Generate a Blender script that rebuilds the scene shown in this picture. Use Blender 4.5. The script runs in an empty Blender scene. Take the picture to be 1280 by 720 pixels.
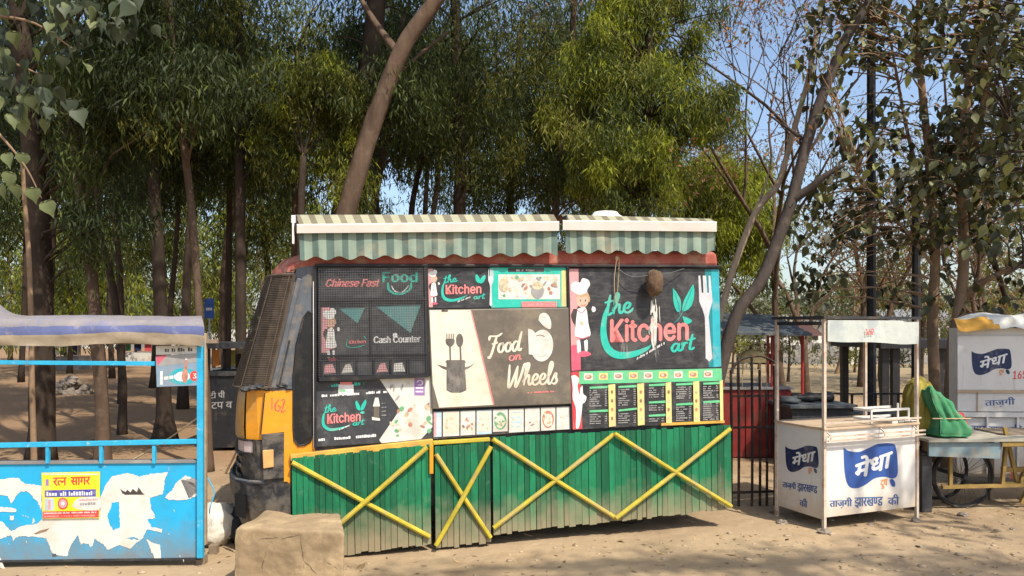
import bpy, bmesh, math, random, os
import numpy as np
from mathutils import Vector, Matrix, noise

random.seed(11)
rng = np.random.default_rng(7)
S = bpy.context.scene
COL = S.collection
R = math.radians

# ---------------------------------------------------------------- camera
CH, FP, HOR = 1.7, 924.4, 410.0          # eye height, focal length in photo pixels, horizon row
cam_d = bpy.data.cameras.new('camera')
cam_d.sensor_width = 36.0
cam_d.lens = 26.0
cam_d.shift_y = (HOR - 360.0) / 1280.0
cam_d.clip_start = 0.05
cam_d.clip_end = 2000
cam = bpy.data.objects.new('camera', cam_d)
cam.location = (0, 0, CH)
cam.rotation_euler = (R(90), 0, 0)
COL.objects.link(cam)
S.camera = cam

# ---------------------------------------------------------------- light
SUN = Vector((0.36, -0.47, 0.80)).normalized()     # towards the sun: behind the camera, to the right
w = bpy.data.worlds.new('World')
S.world = w
w.use_nodes = True
wn = w.node_tree
sky = wn.nodes.new('ShaderNodeTexSky')
sky.sky_type = 'NISHITA'
sky.sun_disc = False
sky.sun_elevation = math.asin(SUN.z)
sky.sun_rotation = math.atan2(SUN.x, SUN.y)
sky.air_density = 1.0
sky.dust_density = 2.0
wn.links.new(sky.outputs[0], wn.nodes['Background'].inputs[0])
wn.nodes['Background'].inputs[1].default_value = 0.15
sl = bpy.data.lights.new('sun', 'SUN')
sl.energy = 3.8
sl.angle = R(0.5)
sl.color = (1.0, 0.93, 0.82)
so = bpy.data.objects.new('sun', sl)
so.rotation_euler = SUN.to_track_quat('Z', 'Y').to_euler()
so.location = (5, -5, 20)
COL.objects.link(so)
S.view_settings.view_transform = 'Standard'
S.view_settings.look = 'None'
S.view_settings.exposure = 0.58
S.view_settings.gamma = 1.0
S.cycles.max_bounces = 6
S.cycles.diffuse_bounces = 3
S.cycles.transparent_max_bounces = 6
S.cycles.use_adaptive_sampling = True

# ---------------------------------------------------------------- helpers
CAMV = Vector((0, 0, CH))
def ray(px, py): return Vector(((px - 640) / FP, 1.0, (HOR - py) / FP))
def P(px, py, Y): return CAMV + ray(px, py) * Y
def G(px, py, z=0.0):
    d = ray(px, py); return CAMV + d * ((z - CH) / d.z)
def gx(px, Y): return Vector(((px - 640) / FP * Y, Y, 0))

class Plane:
    """a flat face standing in the place: origin, direction along it, up, outward normal"""
    def __init__(s, o, ex, ez):
        s.o, s.ex, s.ez = Vector(o), Vector(ex).normalized(), Vector(ez).normalized()
        s.n = s.ex.cross(s.ez).normalized()
        if s.n.y > 0: s.n = -s.n
    def at(s, px, py, d=0.0):
        r = ray(px, py); o = s.o + s.n * d
        return CAMV + r * ((o - CAMV).dot(s.n) / r.dot(s.n))

MATS = {}
def rgb(h):
    """sRGB 0-255 triple to linear"""
    return tuple((c / 255 / 12.92) if c / 255 <= .04045 else ((c / 255 + .055) / 1.055) ** 2.4 for c in h)

def M(name, col, rough=.7, var=.25, scale=5, bump=.2, bscale=45, metal=0, spec=.3, dust=None, stain=None, island=0, objr=0, bdist=.004, trans=None, stretch=None, zone=None):
    m = bpy.data.materials.new(name); m.use_nodes = True
    nt = m.node_tree; N, L = nt.nodes, nt.links
    b = N['Principled BSDF']
    b.inputs['Roughness'].default_value = rough
    b.inputs['Metallic'].default_value = metal
    b.inputs['Specular IOR Level'].default_value = spec
    tc = N.new('ShaderNodeTexCoord')
    src = tc.outputs['Object']
    if stretch:
        mp = N.new('ShaderNodeMapping'); mp.inputs['Scale'].default_value = stretch
        L.new(src, mp.inputs[0]); src = mp.outputs[0]
    nz = N.new('ShaderNodeTexNoise'); nz.inputs['Scale'].default_value = scale; nz.inputs['Detail'].default_value = 6
    nz.inputs['Roughness'].default_value = .65
    L.new(src, nz.inputs['Vector'])
    mr = N.new('ShaderNodeMapRange'); mr.inputs[1].default_value = .3; mr.inputs[2].default_value = .7
    mr.inputs[3].default_value = 1 - var; mr.inputs[4].default_value = 1 + var
    L.new(nz.outputs['Fac'], mr.inputs[0])
    fac = mr.outputs[0]
    for amt, kind in ((island, 'i'), (objr, 'o')):
        if amt:
            if kind == 'i': r = N.new('ShaderNodeNewGeometry').outputs['Random Per Island']
            else: r = N.new('ShaderNodeObjectInfo').outputs['Random']
            q = N.new('ShaderNodeMapRange'); q.inputs[3].default_value = 1 - amt; q.inputs[4].default_value = 1 + amt
            L.new(r, q.inputs[0])
            mu = N.new('ShaderNodeMath'); mu.operation = 'MULTIPLY'
            L.new(fac, mu.inputs[0]); L.new(q.outputs[0], mu.inputs[1]); fac = mu.outputs[0]
    vm = N.new('ShaderNodeVectorMath'); vm.operation = 'SCALE'; vm.inputs[0].default_value = col[:3]
    L.new(fac, vm.inputs['Scale'])
    out = vm.outputs[0]
    def mixin(out, colr, f):
        mx = N.new('ShaderNodeMix'); mx.data_type = 'RGBA'
        L.new(f, mx.inputs[0]); L.new(out, mx.inputs[6]); mx.inputs[7].default_value = (*colr[:3], 1)
        return mx.outputs[2]
    for st in (stain if isinstance(stain, list) else [stain] if stain else []):
        c2, sc, th, amt = st[:4]
        n2 = N.new('ShaderNodeTexNoise'); n2.inputs['Scale'].default_value = sc; n2.inputs['Detail'].default_value = 8; n2.inputs['Roughness'].default_value = .7
        if len(st) > 4:
            mp = N.new('ShaderNodeMapping'); mp.inputs['Scale'].default_value = st[4]; mp.inputs['Location'].default_value = (sc, 3, 1)
            L.new(tc.outputs['Object'], mp.inputs[0]); L.new(mp.outputs[0], n2.inputs['Vector'])
        else: L.new(tc.outputs['Object'], n2.inputs['Vector'])
        m2 = N.new('ShaderNodeMapRange'); m2.inputs[1].default_value = th; m2.inputs[2].default_value = th + .12; m2.inputs[4].default_value = amt
        L.new(n2.outputs['Fac'], m2.inputs[0])
        out = mixin(out, c2, m2.outputs[0])
    if zone:      # leaf litter under the trees, coloured darker to carry some of their shade
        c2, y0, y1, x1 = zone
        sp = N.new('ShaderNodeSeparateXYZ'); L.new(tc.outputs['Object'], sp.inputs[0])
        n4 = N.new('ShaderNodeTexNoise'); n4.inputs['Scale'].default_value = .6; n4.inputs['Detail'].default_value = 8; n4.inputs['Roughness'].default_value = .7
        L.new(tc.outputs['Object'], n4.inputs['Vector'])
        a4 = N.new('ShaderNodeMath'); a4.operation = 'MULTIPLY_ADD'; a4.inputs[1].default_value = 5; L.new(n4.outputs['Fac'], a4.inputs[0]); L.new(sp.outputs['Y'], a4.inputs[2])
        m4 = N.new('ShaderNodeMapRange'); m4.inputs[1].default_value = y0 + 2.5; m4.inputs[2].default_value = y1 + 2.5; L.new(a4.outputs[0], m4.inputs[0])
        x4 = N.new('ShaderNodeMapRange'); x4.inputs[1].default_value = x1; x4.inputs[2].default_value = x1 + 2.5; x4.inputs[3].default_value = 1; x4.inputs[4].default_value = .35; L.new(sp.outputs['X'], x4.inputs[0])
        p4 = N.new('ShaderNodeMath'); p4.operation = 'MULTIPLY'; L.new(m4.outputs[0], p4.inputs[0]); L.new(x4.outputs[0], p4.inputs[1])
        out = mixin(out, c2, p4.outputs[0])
    if dust:
        c2, z0, z1, amt = dust      # settled dirt: full at z0, none at z1
        sp = N.new('ShaderNodeSeparateXYZ'); L.new(tc.outputs['Object'], sp.inputs[0])
        n3 = N.new('ShaderNodeTexNoise'); n3.inputs['Scale'].default_value = 9; n3.inputs['Detail'].default_value = 6
        L.new(tc.outputs['Object'], n3.inputs['Vector'])
        ad = N.new('ShaderNodeMath'); ad.operation = 'MULTIPLY_ADD'; ad.inputs[1].default_value = abs(z1 - z0) * 1.1; 
        L.new(n3.outputs['Fac'], ad.inputs[0])
        sb = N.new('ShaderNodeMath'); sb.operation = 'ADD'; sb.inputs[1].default_value = -abs(z1 - z0) * .55
        L.new(sp.outputs['Z'], sb.inputs[0]); L.new(sb.outputs[0], ad.inputs[2])
        m3 = N.new('ShaderNodeMapRange'); m3.inputs[1].default_value = z0; m3.inputs[2].default_value = z1
        m3.inputs[3].default_value = amt; m3.inputs[4].default_value = 0
        L.new(ad.outputs[0], m3.inputs[0])
        out = mixin(out, c2, m3.outputs[0])
    L.new(out, b.inputs['Base Color'])
    if bump:
        nb = N.new('ShaderNodeTexNoise'); nb.inputs['Scale'].default_value = bscale; nb.inputs['Detail'].default_value = 5
        L.new(src, nb.inputs['Vector'])
        bp = N.new('ShaderNodeBump'); bp.inputs['Strength'].default_value = bump; bp.inputs['Distance'].default_value = bdist
        L.new(nb.outputs['Fac'], bp.inputs['Height']); L.new(bp.outputs[0], b.inputs['Normal'])
    if trans:
        t = N.new('ShaderNodeBsdfTranslucent'); 
        v2 = N.new('ShaderNodeVectorMath'); v2.operation = 'MULTIPLY'; v2.inputs[1].default_value = trans[:3]
        L.new(out, v2.inputs[0]); L.new(v2.outputs[0], t.inputs[0])
        mx = N.new('ShaderNodeMixShader'); mx.inputs[0].default_value = trans[3]
        L.new(b.outputs[0], mx.inputs[1]); L.new(t.outputs[0], mx.inputs[2])
        L.new(mx.outputs[0], N['Material Output'].inputs[0])
    MATS[name] = m
    return m

ROOTM = {}
def thing(name, label, cat, loc=(0, 0, 0), rot=None, group=None, kind=None):
    o = bpy.data.objects.new(name, None); COL.objects.link(o)
    o.empty_display_size = .2
    mat = Matrix.Translation(Vector(loc)) @ (rot.to_4x4() if rot is not None else Matrix.Identity(4))
    o.matrix_world = mat
    ROOTM[o] = mat.inverted()
    o['label'] = label; o['category'] = cat
    if group: o['group'] = group
    if kind: o['kind'] = kind
    return o
def tag(o, label=None, cat=None, group=None, kind=None):
    if label: o['label'] = label
    if cat: o['category'] = cat
    if group: o['group'] = group
    if kind: o['kind'] = kind
    return o

class MB:
    """collects shapes in world coordinates; build() links them as one mesh object under a thing or a part"""
    def __init__(s): s.v, s.f, s.mi, s.mats = [], [], [], []
    def _m(s, mat):
        if mat not in s.mats: s.mats.append(mat)
        return s.mats.index(mat)
    def face(s, pts, mat):
        i = len(s.v); s.v += [Vector(p) for p in pts]; s.f.append(tuple(range(i, i + len(pts)))); s.mi.append(s._m(mat)); return s
    def raw(s, vs, fs, mat):
        i = len(s.v); s.v += [Vector(p) for p in vs]; k = s._m(mat)
        for f in fs: s.f.append(tuple(i + j for j in f)); s.mi.append(k)
        return s
    def prism(s, pts, vec, mat, side=None):
        """front outline pts pushed back along vec"""
        n = len(pts); vec = Vector(vec)
        s.raw(list(pts) + [Vector(p) + vec for p in pts], [tuple(range(n)), tuple(range(2 * n - 1, n - 1, -1))], mat)
        i = len(s.v) - 2 * n; k = s._m(side or mat)
        for j in range(n):
            s.f.append((i + j, i + n + j, i + n + (j + 1) % n, i + (j + 1) % n)); s.mi.append(k)
        return s
    def box(s, fn, x0, x1, y0, y1, z0, z1, mat):
        c = [fn(x, y, z) for z in (z0, z1) for x, y in ((x0, y0), (x1, y0), (x1, y1), (x0, y1))]
        return s.raw(c, [(0, 3, 2, 1), (4, 5, 6, 7), (0, 1, 5, 4), (1, 2, 6, 5), (2, 3, 7, 6), (3, 0, 4, 7)], mat)
    def bar(s, a, b, w, h, mat, up=(0, 0, 1)):
        a, b = Vector(a), Vector(b); d = (b - a).normalized(); up = Vector(up)
        if abs(d.dot(up)) > .98: up = Vector((0, 1, 0))
        x = d.cross(up).normalized() * w / 2; z = x.cross(d).normalized() * h / 2
        c = [p + i * x + j * z for p in (a, b) for i, j in ((-1, -1), (1, -1), (1, 1), (-1, 1))]
        return s.raw(c, [(0, 1, 2, 3), (7, 6, 5, 4), (0, 4, 5, 1), (1, 5, 6, 2), (2, 6, 7, 3), (3, 7, 4, 0)], mat)
    def tube(s, path, rad, n, mat, cap=True, wob=0):
        path = [Vector(p) for p in path]; rad = rad if hasattr(rad, '__len__') else [rad] * len(path)
        base = len(s.v); k = s._m(mat); prev = None
        for i, p in enumerate(path):
            d = (path[min(i + 1, len(path) - 1)] - path[max(i - 1, 0)]).normalized()
            if prev is None:
                prev = d.orthogonal().normalized()
            prev = (prev - d * prev.dot(d)).normalized(); q = d.cross(prev)
            for j in range(n):
                a = 2 * math.pi * j / n; r = rad[i]
                if wob: r *= 1 + wob * noise.noise(Vector((p.x * 2 + math.cos(a) * 1.3, p.y * 2 + math.sin(a) * 1.3, p.z * 1.7)))
                s.v.append(p + (prev * math.cos(a) + q * math.sin(a)) * r)
        for i in range(len(path) - 1):
            for j in range(n):
                a, b = base + i * n + j, base + i * n + (j + 1) % n
                s.f.append((a, b, b + n, a + n)); s.mi.append(k)
        if cap:
            s.f.append(tuple(base + j for j in range(n - 1, -1, -1))); s.mi.append(k)
            e = base + (len(path) - 1) * n
            s.f.append(tuple(e + j for j in range(n))); s.mi.append(k)
        return s
    def blob(s, c, rx, ry, rz, mat, nu=12, nv=8, amp=.1, fr=2.0, seed=0, zmin=None):
        c = Vector(c); i0 = len(s.v); k = s._m(mat)
        for iv in range(nv + 1):
            t = math.pi * iv / nv
            for iu in range(nu):
                a = 2 * math.pi * iu / nu
                d = Vector((math.sin(t) * math.cos(a), math.sin(t) * math.sin(a), math.cos(t)))
                r = 1 + amp * noise.noise(d * fr + Vector((seed * 3.7, seed, 0)))
                p = c + Vector((d.x * rx, d.y * ry, d.z * rz)) * r
                if zmin is not None and p.z < zmin: p.z = zmin
                s.v.append(p)
        for iv in range(nv):
            for iu in range(nu):
                a, b = i0 + iv * nu + iu, i0 + iv * nu + (iu + 1) % nu
                s.f.append((a, a + nu, b + nu, b)); s.mi.append(k)
        return s
    def build(s, name, parent=None, smooth=False, bevel=0, label=None, kind=None, weld=False):
        inv = None
        if parent is not None:
            r = parent
            while r.parent is not None: r = r.parent
            inv = ROOTM.get(r)
        vs = [tuple(inv @ p) for p in s.v] if inv is not None else [tuple(p) for p in s.v]
        me = bpy.data.meshes.new(name)
        me.from_pydata(vs, [], s.f)
        for m in s.mats: me.materials.append(MATS[m] if isinstance(m, str) else m)
        me.polygons.foreach_set('material_index', s.mi)
        if smooth: me.polygons.foreach_set('use_smooth', [True] * len(s.f))
        if weld:
            bm = bmesh.new(); bm.from_mesh(me); bmesh.ops.remove_doubles(bm, verts=bm.verts[:], dist=.0004); bm.to_mesh(me); bm.free()
        o = bpy.data.objects.new(name, me); COL.objects.link(o)
        if parent is not None: o.parent = parent
        if bevel:
            b = o.modifiers.new('bevel', 'BEVEL'); b.width = bevel; b.segments = 2; b.limit_method = 'ANGLE'; b.angle_limit = R(40)
        if label: o['label'] = label
        if kind: o['kind'] = kind
        return o

def smooth_path(pts, n=8):
    """Catmull-Rom through 2-D or 3-D points"""
    pts = [Vector(p) for p in pts]
    if len(pts) < 3: return pts
    out = []
    ext = [pts[0] * 2 - pts[1]] + pts + [pts[-1] * 2 - pts[-2]]
    for i in range(1, len(ext) - 2):
        p0, p1, p2, p3 = ext[i - 1:i + 3]
        for k in range(n):
            t = k / n
            out.append(.5 * ((2 * p1) + (p2 - p0) * t + (2 * p0 - 5 * p1 + 4 * p2 - p3) * t * t + (3 * p1 - p0 - 3 * p2 + p3) * t ** 3))
    out.append(pts[-1])
    return out

# ---------------------------------------------------------------- lettering
FDIR = os.path.join(bpy.utils.system_resource('DATAFILES') or '', 'fonts')
def font(n):
    try: return bpy.data.fonts.load(os.path.join(FDIR, n))
    except Exception: return None
F_DEV, F_INT = font('NotoSansDevanagari-Regular.woff2'), font('Inter.woff2')
_tc = {}
def glyphs(body, fnt=None, shear=0.0, clip=None):
    """outline of a word as flat triangles: (points, faces), baseline at 0, capital height about .7"""
    key = (body, fnt.name if fnt else '', shear, clip)
    if key in _tc: return _tc[key]
    c = bpy.data.curves.new('word', 'FONT'); c.body = body
    if fnt: c.font = fnt
    c.shear = shear; c.resolution_u = 3
    o = bpy.data.objects.new('word', c)
    me = bpy.data.meshes.new_from_object(o)
    if clip:
        bm = bmesh.new(); bm.from_mesh(me)
        x1 = max(v.co.x for v in bm.verts)
        bmesh.ops.bisect_plane(bm, geom=bm.verts[:] + bm.edges[:] + bm.faces[:], plane_co=(x1 * clip, 0, 0), plane_no=(1, 0, 0), clear_outer=True)
        bm.to_mesh(me); bm.free()
    v = [(p.co.x, p.co.y) for p in me.vertices]; f = [tuple(p.vertices) for p in me.polygons]
    bpy.data.objects.remove(o); bpy.data.curves.remove(c); bpy.data.meshes.remove(me)
    _tc[key] = (v, f)
    return v, f
def joined(tokens, fnt):
    V, Fc, x = [], [], 0.0
    for t in tokens:
        if t == ' ': x += .28; continue
        body, clip = t if isinstance(t, tuple) else (t, None)
        v, f = glyphs(body, fnt, 0, clip)
        i = len(V); x0 = min(p[0] for p in v) if not clip else 0
        V += [(p[0] - x0 + x, p[1]) for p in v]; Fc += [tuple(i + j for j in q) for q in f]
        x += max(p[0] for p in v) - x0 - .012
    return V, Fc

SCRIPT = {  # brush letters: strokes through points, advance
 'F': ([[(-.05, 1.35), (.05, 1.75), (.45, 1.75), (1.0, 1.75), (1.45, 2.0)], [(.85, 1.8), (.62, 1.0), (.38, .1), (.1, -.45), (-.1, -.3)], [(.3, .95), (.65, 1.0), (1.0, 1.1)]], 1.0),
 'o': ([[(.55, .98), (.22, .85), (.08, .4), (.28, .02), (.6, .15), (.72, .6), (.52, .98), (.62, .78), (.95, .72)]], .84),
 'd': ([[(.72, .85), (.38, 1.0), (.06, .5), (.24, .0), (.55, .25), (.85, 1.1), (1.05, 2.0)], [(1.05, 2.0), (.85, 1.1), (.74, .25), (.9, .02), (1.15, .25)]], 1.05),
 'e': ([[(.08, .42), (.45, .5), (.62, .82), (.4, 1.0), (.13, .7), (.12, .22), (.36, .0), (.68, .12), (.88, .4)]], .78),
 'l': ([[(-.02, .3), (.38, 1.1), (.55, 1.8), (.4, 2.05), (.24, 1.6), (.18, .4), (.33, .0), (.58, .22)]], .52),
 'h': ([[(.0, .3), (.38, 1.2), (.55, 1.85), (.4, 2.05), (.26, 1.5), (.12, .0)], [(.15, .4), (.42, .92), (.62, .85), (.6, .3), (.74, .02), (1.0, .3)]], .92),
 's': ([[(.0, .2), (.42, .98), (.46, .6), (.58, .25), (.35, .0), (.1, .1)]], .6),
 'W': ([[(.1, 2.0), (.12, 1.0), (.12, .0), (.3, .0), (.75, 1.1), (.98, 1.85)], [(.98, 1.85), (.9, .9), (.85, .02), (1.0, .0), (1.4, 1.0), (1.65, 1.9), (1.9, 2.05)]], 1.62),
 'n': ([[(.0, .7), (.15, .95), (.1, .0)], [(.13, .45), (.42, .98), (.6, .75), (.58, .12), (.85, .2)]], .84),
 't': ([[(.42, 2.0), (.25, 1.0), (.15, .15), (.32, .0), (.6, .22)], [(-.1, 1.25), (.3, 1.3), (.7, 1.38)]], .58),
 'a': ([[(.7, .88), (.36, 1.0), (.06, .5), (.25, .0), (.58, .35), (.74, 1.0)], [(.74, 1.0), (.66, .2), (.84, .02), (1.05, .28)]], .95),
 'r': ([[(.0, .7), (.15, 1.0), (.08, .0)], [(.13, .45), (.36, .95), (.62, .88)]], .62)}

class Print:
    """flat print on a plane of the place, in thin layers one above the other"""
    def __init__(s, plane, d0): s.pl, s.d, s.mb = plane, d0, MB()
    def up(s): s.d += .00007; return s.d
    def poly(s, pts, mat, d=None):
        d = d or s.up(); s.mb.face([s.pl.at(x, y, d) for x, y in pts], mat); return s
    def rect(s, x0, y0, x1, y1, mat): return s.poly([(x0, y0), (x1, y0), (x1, y1), (x0, y1)], mat)
    def ell(s, cx, cy, rx, ry, mat, n=20, rot=0):
        c, q = math.cos(rot), math.sin(rot)
        return s.poly([(cx + rx * math.cos(a) * c - ry * math.sin(a) * q, cy + rx * math.cos(a) * q + ry * math.sin(a) * c) for a in [2 * math.pi * k / n for k in range(n)]], mat)
    def smooth(s, pts, mat, n=6):
        pts = [Vector(p) for p in pts]
        out = [(p.x, p.y) for p in smooth_path(pts + [pts[0]], n)][:-1]
        return s.poly(out, mat)
    def stroke(s, pts, wd, mat, n=6, taper=.55, d=None, thick=None):
        q = smooth_path(pts, n); d = d or s.up(); L, Rr = [], []
        for i, p in enumerate(q):
            t = (q[min(i + 1, len(q) - 1)] - q[max(i - 1, 0)])
            t = t.normalized() if t.length > 1e-9 else Vector((1, 0))
            u = i / max(1, len(q) - 1)
            ww = wd * (.62 + .38 * abs(t.y)) if thick is None else wd * thick(u)
            e = min(u, 1 - u)
            if e < .12: ww *= taper + (1 - taper) * e / .12
            nrm = Vector((-t.y, t.x)) * ww / 2
            L.append(p + nrm); Rr.append(p - nrm)
        pts3 = [s.pl.at(p.x, p.y, d) for p in L] + [s.pl.at(p.x, p.y, d) for p in Rr]
        m = len(L)
        s.mb.raw(pts3, [(i, i + 1, m + i + 1, m + i) for i in range(m - 1)], mat); return s
    def script(s, word, p0, p1, h, wd, mat, slant=.0):
        """brush word from baseline point p0 to p1 (photo pixels), x-height h"""
        tot = sum(SCRIPT[c][1] for c in word); p0, p1 = Vector(p0), Vector(p1); ux = (p1 - p0) / tot; x = 0
        for c in word:
            for st in SCRIPT[c][0]:
                s.stroke([p0 + ux * (x + a + slant * b) + Vector((0, -h * b)) for a, b in st], wd, mat, n=5)
            x += SCRIPT[c][1]
        return s
    def text(s, word, p0, p1, h, mat, fnt=None, shear=0, bold=(0,), up=None, cap=None):
        v, f = glyphs(word, fnt, shear) if isinstance(word, str) else joined(word, fnt)
        x0, x1 = min(p[0] for p in v), max(p[0] for p in v)
        ymax = cap or max(p[1] for p in v)
        p0, p1 = Vector(p0), Vector(p1); uy = Vector(up or (0, -1)) * h / ymax
        for b in bold:
            b = b if isinstance(b, tuple) else (b, 0)
            d = s.up(); q = [p0 + (p1 - p0) * ((x - x0) / (x1 - x0)) + uy * y + Vector(b) for x, y in v]
            s.mb.raw([s.pl.at(p.x, p.y, d) for p in q], f, mat)
        return s
    def ticks(s, p0, p1, h, mat, fill=.75, wmin=.5, wmax=1.6):
        """a line of print too small to read: uneven marks"""
        p0, p1 = Vector(p0), Vector(p1); L = (p1 - p0).length; x = 0; d = s.up(); u = (p1 - p0).normalized()
        while x < L:
            ww = random.uniform(wmin, wmax) * h * .6
            if random.random() < fill:
                a = p0 + u * x; b = p0 + u * min(L, x + ww); hh = h * random.uniform(.6, 1)
                s.mb.face([s.pl.at(a.x, a.y, d), s.pl.at(b.x, b.y, d), s.pl.at(b.x, b.y - hh, d), s.pl.at(a.x, a.y - hh, d)], mat)
            x += ww + h * .16
        return s
    def build(s, name, parent): 
        o = s.mb.build(name, parent); s.mb = MB(); return o
# ---------------------------------------------------------------- materials
DIRT = (.30, .205, .115)
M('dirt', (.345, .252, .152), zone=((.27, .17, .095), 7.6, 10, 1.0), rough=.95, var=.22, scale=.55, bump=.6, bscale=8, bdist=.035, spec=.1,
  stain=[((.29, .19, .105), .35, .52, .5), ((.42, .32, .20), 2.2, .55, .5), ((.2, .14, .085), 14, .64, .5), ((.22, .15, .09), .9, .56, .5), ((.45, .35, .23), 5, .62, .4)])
M('dry_field', (.29, .215, .115), rough=.95, var=.2, scale=.4, bump=.3, bscale=9)
M('mud', (.30, .22, .13), rough=.95, var=.2, scale=5, bump=.7, bscale=14, bdist=.012, spec=.1,
  stain=[((.47, .35, .2), 3, .5, .6), ((.2, .14, .08), 9, .58, .55)])
M('black_paint', (.018, .018, .02), rough=.5, var=.3, scale=12, bump=.1, stain=((.16, .12, .08), 5, .55, .35))
M('body_dark', (.03, .03, .032), rough=.55, var=.3, stain=((.2, .15, .1), 4, .5, .4))
M('pillar_grey', (.095, .105, .12), rough=.45, var=.25, scale=10, stain=((.25, .19, .12), 6, .5, .55))
M('truck_orange', (.70, .28, .014), rough=.35, var=.12, scale=9, bump=.06, spec=.5, stain=[((.42, .25, .09), 4, .54, .6), ((.5, .36, .2), 18, .62, .4)])
M('truck_orange_pale', (.52, .26, .06), rough=.5, var=.18, scale=7, bump=.08, stain=[((.45, .3, .15), 5, .45, .6)])
M('roof_red', (.34, .085, .06), rough=.6, var=.25, scale=6, stain=[((.42, .27, .18), 5, .48, .65), ((.2, .06, .04), 13, .56, .6)])
M('bumper_black', (.03, .03, .032), rough=.5, var=.3, scale=8, stain=[((.2, .17, .13), 5, .47, .6), ((.1, .085, .07), 16, .5, .5)], dust=((.24, .17, .1), .2, .5, .5))
M('glass_dark', (.012, .014, .016), rough=.22, var=.2, bump=0, spec=.35, stain=((.09, .08, .065), 3, .5, .3))
M('lamp_glass', (.55, .42, .38), rough=.2, var=.2, bump=.1, spec=.6)
M('lamp_amber', (.62, .33, .12), rough=.25, var=.2, bump=.1, spec=.6)
M('wire_brown', (.085, .064, .046), rough=.8, var=.35, scale=14, bump=.1)
M('wire_dark', (.10, .10, .10), rough=.6, var=.3, bump=0)
M('grille_iron', (.025, .02, .018), rough=.7, var=.4, scale=20, stain=((.16, .07, .03), 8, .5, .6))
M('skirt_green', (.006, .135, .055), rough=.6, var=.25, scale=7, objr=.42, bump=.35, bscale=18, bdist=.003, stretch=(6, 6, .7), spec=.35,
  stain=[((.1, .2, .12), 11, .6, .5), ((.02, .05, .03), 6, .58, .5, (5, 5, .6)), ((.30, .22, .13), 26, .64, .8), ((.01, .06, .03), 2.2, .5, .5), ((.30, .24, .16), 5, .62, .55, (3, 3, .5))], dust=((.31, .235, .145), .06, .40, .8))
M('brace_yellow', (.44, .35, .035), rough=.55, var=.25, scale=9, bump=.3, bscale=25, stain=[((.36, .27, .13), 5, .5, .7), ((.2, .22, .05), 16, .58, .5)])
M('trim_orange', (.62, .34, .06), rough=.5, var=.25, scale=9, stain=((.35, .22, .1), 6, .5, .6))
M('awn_light', (.26, .33, .26), rough=.85, var=.14, scale=4, bump=.15, trans=(1, 1, 1, .15), stain=[((.5, .42, .28), 3, .54, .5)])
M('awn_dark', (.115, .17, .145), rough=.85, var=.2, scale=4, bump=.15, trans=(1, 1, 1, .15), stain=[((.33, .28, .19), 3, .52, .55)])
M('awn_top_light', (.32, .31, .21), rough=.85, var=.15, scale=4, bump=.15)
M('awn_top_dark', (.17, .15, .10), rough=.85, var=.2, scale=4, bump=.15)
M('awn_bar', (.57, .53, .47), rough=.45, var=.08, scale=5, stain=((.5, .38, .25), 4, .56, .5))
M('white_worn', (.70, .68, .63), rough=.6, var=.1, scale=5, stain=((.45, .36, .25), 4, .54, .5))
# prints
def pm(n, c, **k):
    kw = dict(rough=.42, var=.12, scale=14, bump=.28, bscale=5, bdist=.012, stain=[((.36, .33, .28), 7, .54, .4), ((.30, .27, .23), 2.2, .52, .3, (2, 2, .6))]); kw.update(k); M(n, c, **kw)
pm('p_black', (.034, .034, .037), var=.25, stain=[((.15, .14, .13), 3.5, .5, .4), ((.1, .095, .09), 9, .5, .4, (1, 1, 5))])
pm('p_slate', (.045, .047, .052), var=.2, stain=[((.17, .165, .155), 5, .5, .35)])
pm('p_taupe', (.135, .115, .092), var=.2, scale=4, stain=[((.27, .22, .15), 3, .5, .5), ((.09, .075, .06), 8, .55, .4)])
pm('p_cream', (.70, .62, .49), var=.1, stain=[((.5, .4, .27), 3, .5, .45)])
pm('p_white', (.72, .71, .68)); pm('p_offwhite', (.62, .60, .54), stain=[((.42, .36, .28), 6, .5, .5)])
pm('p_teal', (.03, .44, .34)); pm('p_tealdark', (.02, .20, .22)); pm('p_cyan', (.03, .36, .42)); pm('p_tealgrey', (.10, .28, .27))
pm('p_coral', (.72, .21, .20)); pm('p_red', (.58, .06, .07)); pm('p_pink', (.62, .30, .30)); pm('p_rose', (.62, .10, .16))
pm('p_mint', (.13, .50, .24)); pm('p_yellow', (.70, .58, .22)); pm('p_skin', (.62, .40, .30)); pm('p_hair', (.5, .32, .18))
pm('p_grey', (.30, .29, .28)); pm('p_darkgrey', (.10, .09, .08)); pm('p_silver', (.52, .53, .55)); pm('p_purple', (.30, .16, .42)); pm('p_brown', (.25, .16, .10))
pm('p_food', (.52, .44, .30), var=.4, scale=30); pm('p_foodgreen', (.14, .34, .17), var=.4, scale=30); pm('p_foodred', (.45, .20, .14), var=.4, scale=30)
pm('p_paleblue', (.42, .54, .60)); pm('p_greyblue', (.20, .29, .38)); pm('p_dark', (.06, .05, .045))
pm('p_logo', (.035, .09, .30), stain=((.15, .2, .36), 9, .6, .3)); pm('p_navy', (.018, .03, .085)); pm('p_inkblue', (.05, .10, .25), var=.3, stain=((.3, .34, .42), 20, .55, .4))
pm('p_orange', (.66, .22, .04)); pm('p_signyellow', (.85, .72, .02)); pm('p_signred', (.75, .06, .05)); pm('p_signblue', (.06, .06, .32))
M('stall_blue', (.022, .36, .62), rough=.5, var=.1, scale=5, bump=.12, stain=[((.05, .26, .42), 3, .52, .5), ((.5, .58, .6), 22, .66, .7), ((.6, .57, .52), 6, .63, .9)], dust=((.2, .19, .17), .02, .34, .85))
M('post_blue', (.03, .36, .58), rough=.5, var=.15, scale=12, bump=.15, stain=[((.6, .62, .6), 16, .6, .8), ((.2, .12, .07), 22, .63, .7)])
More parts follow.
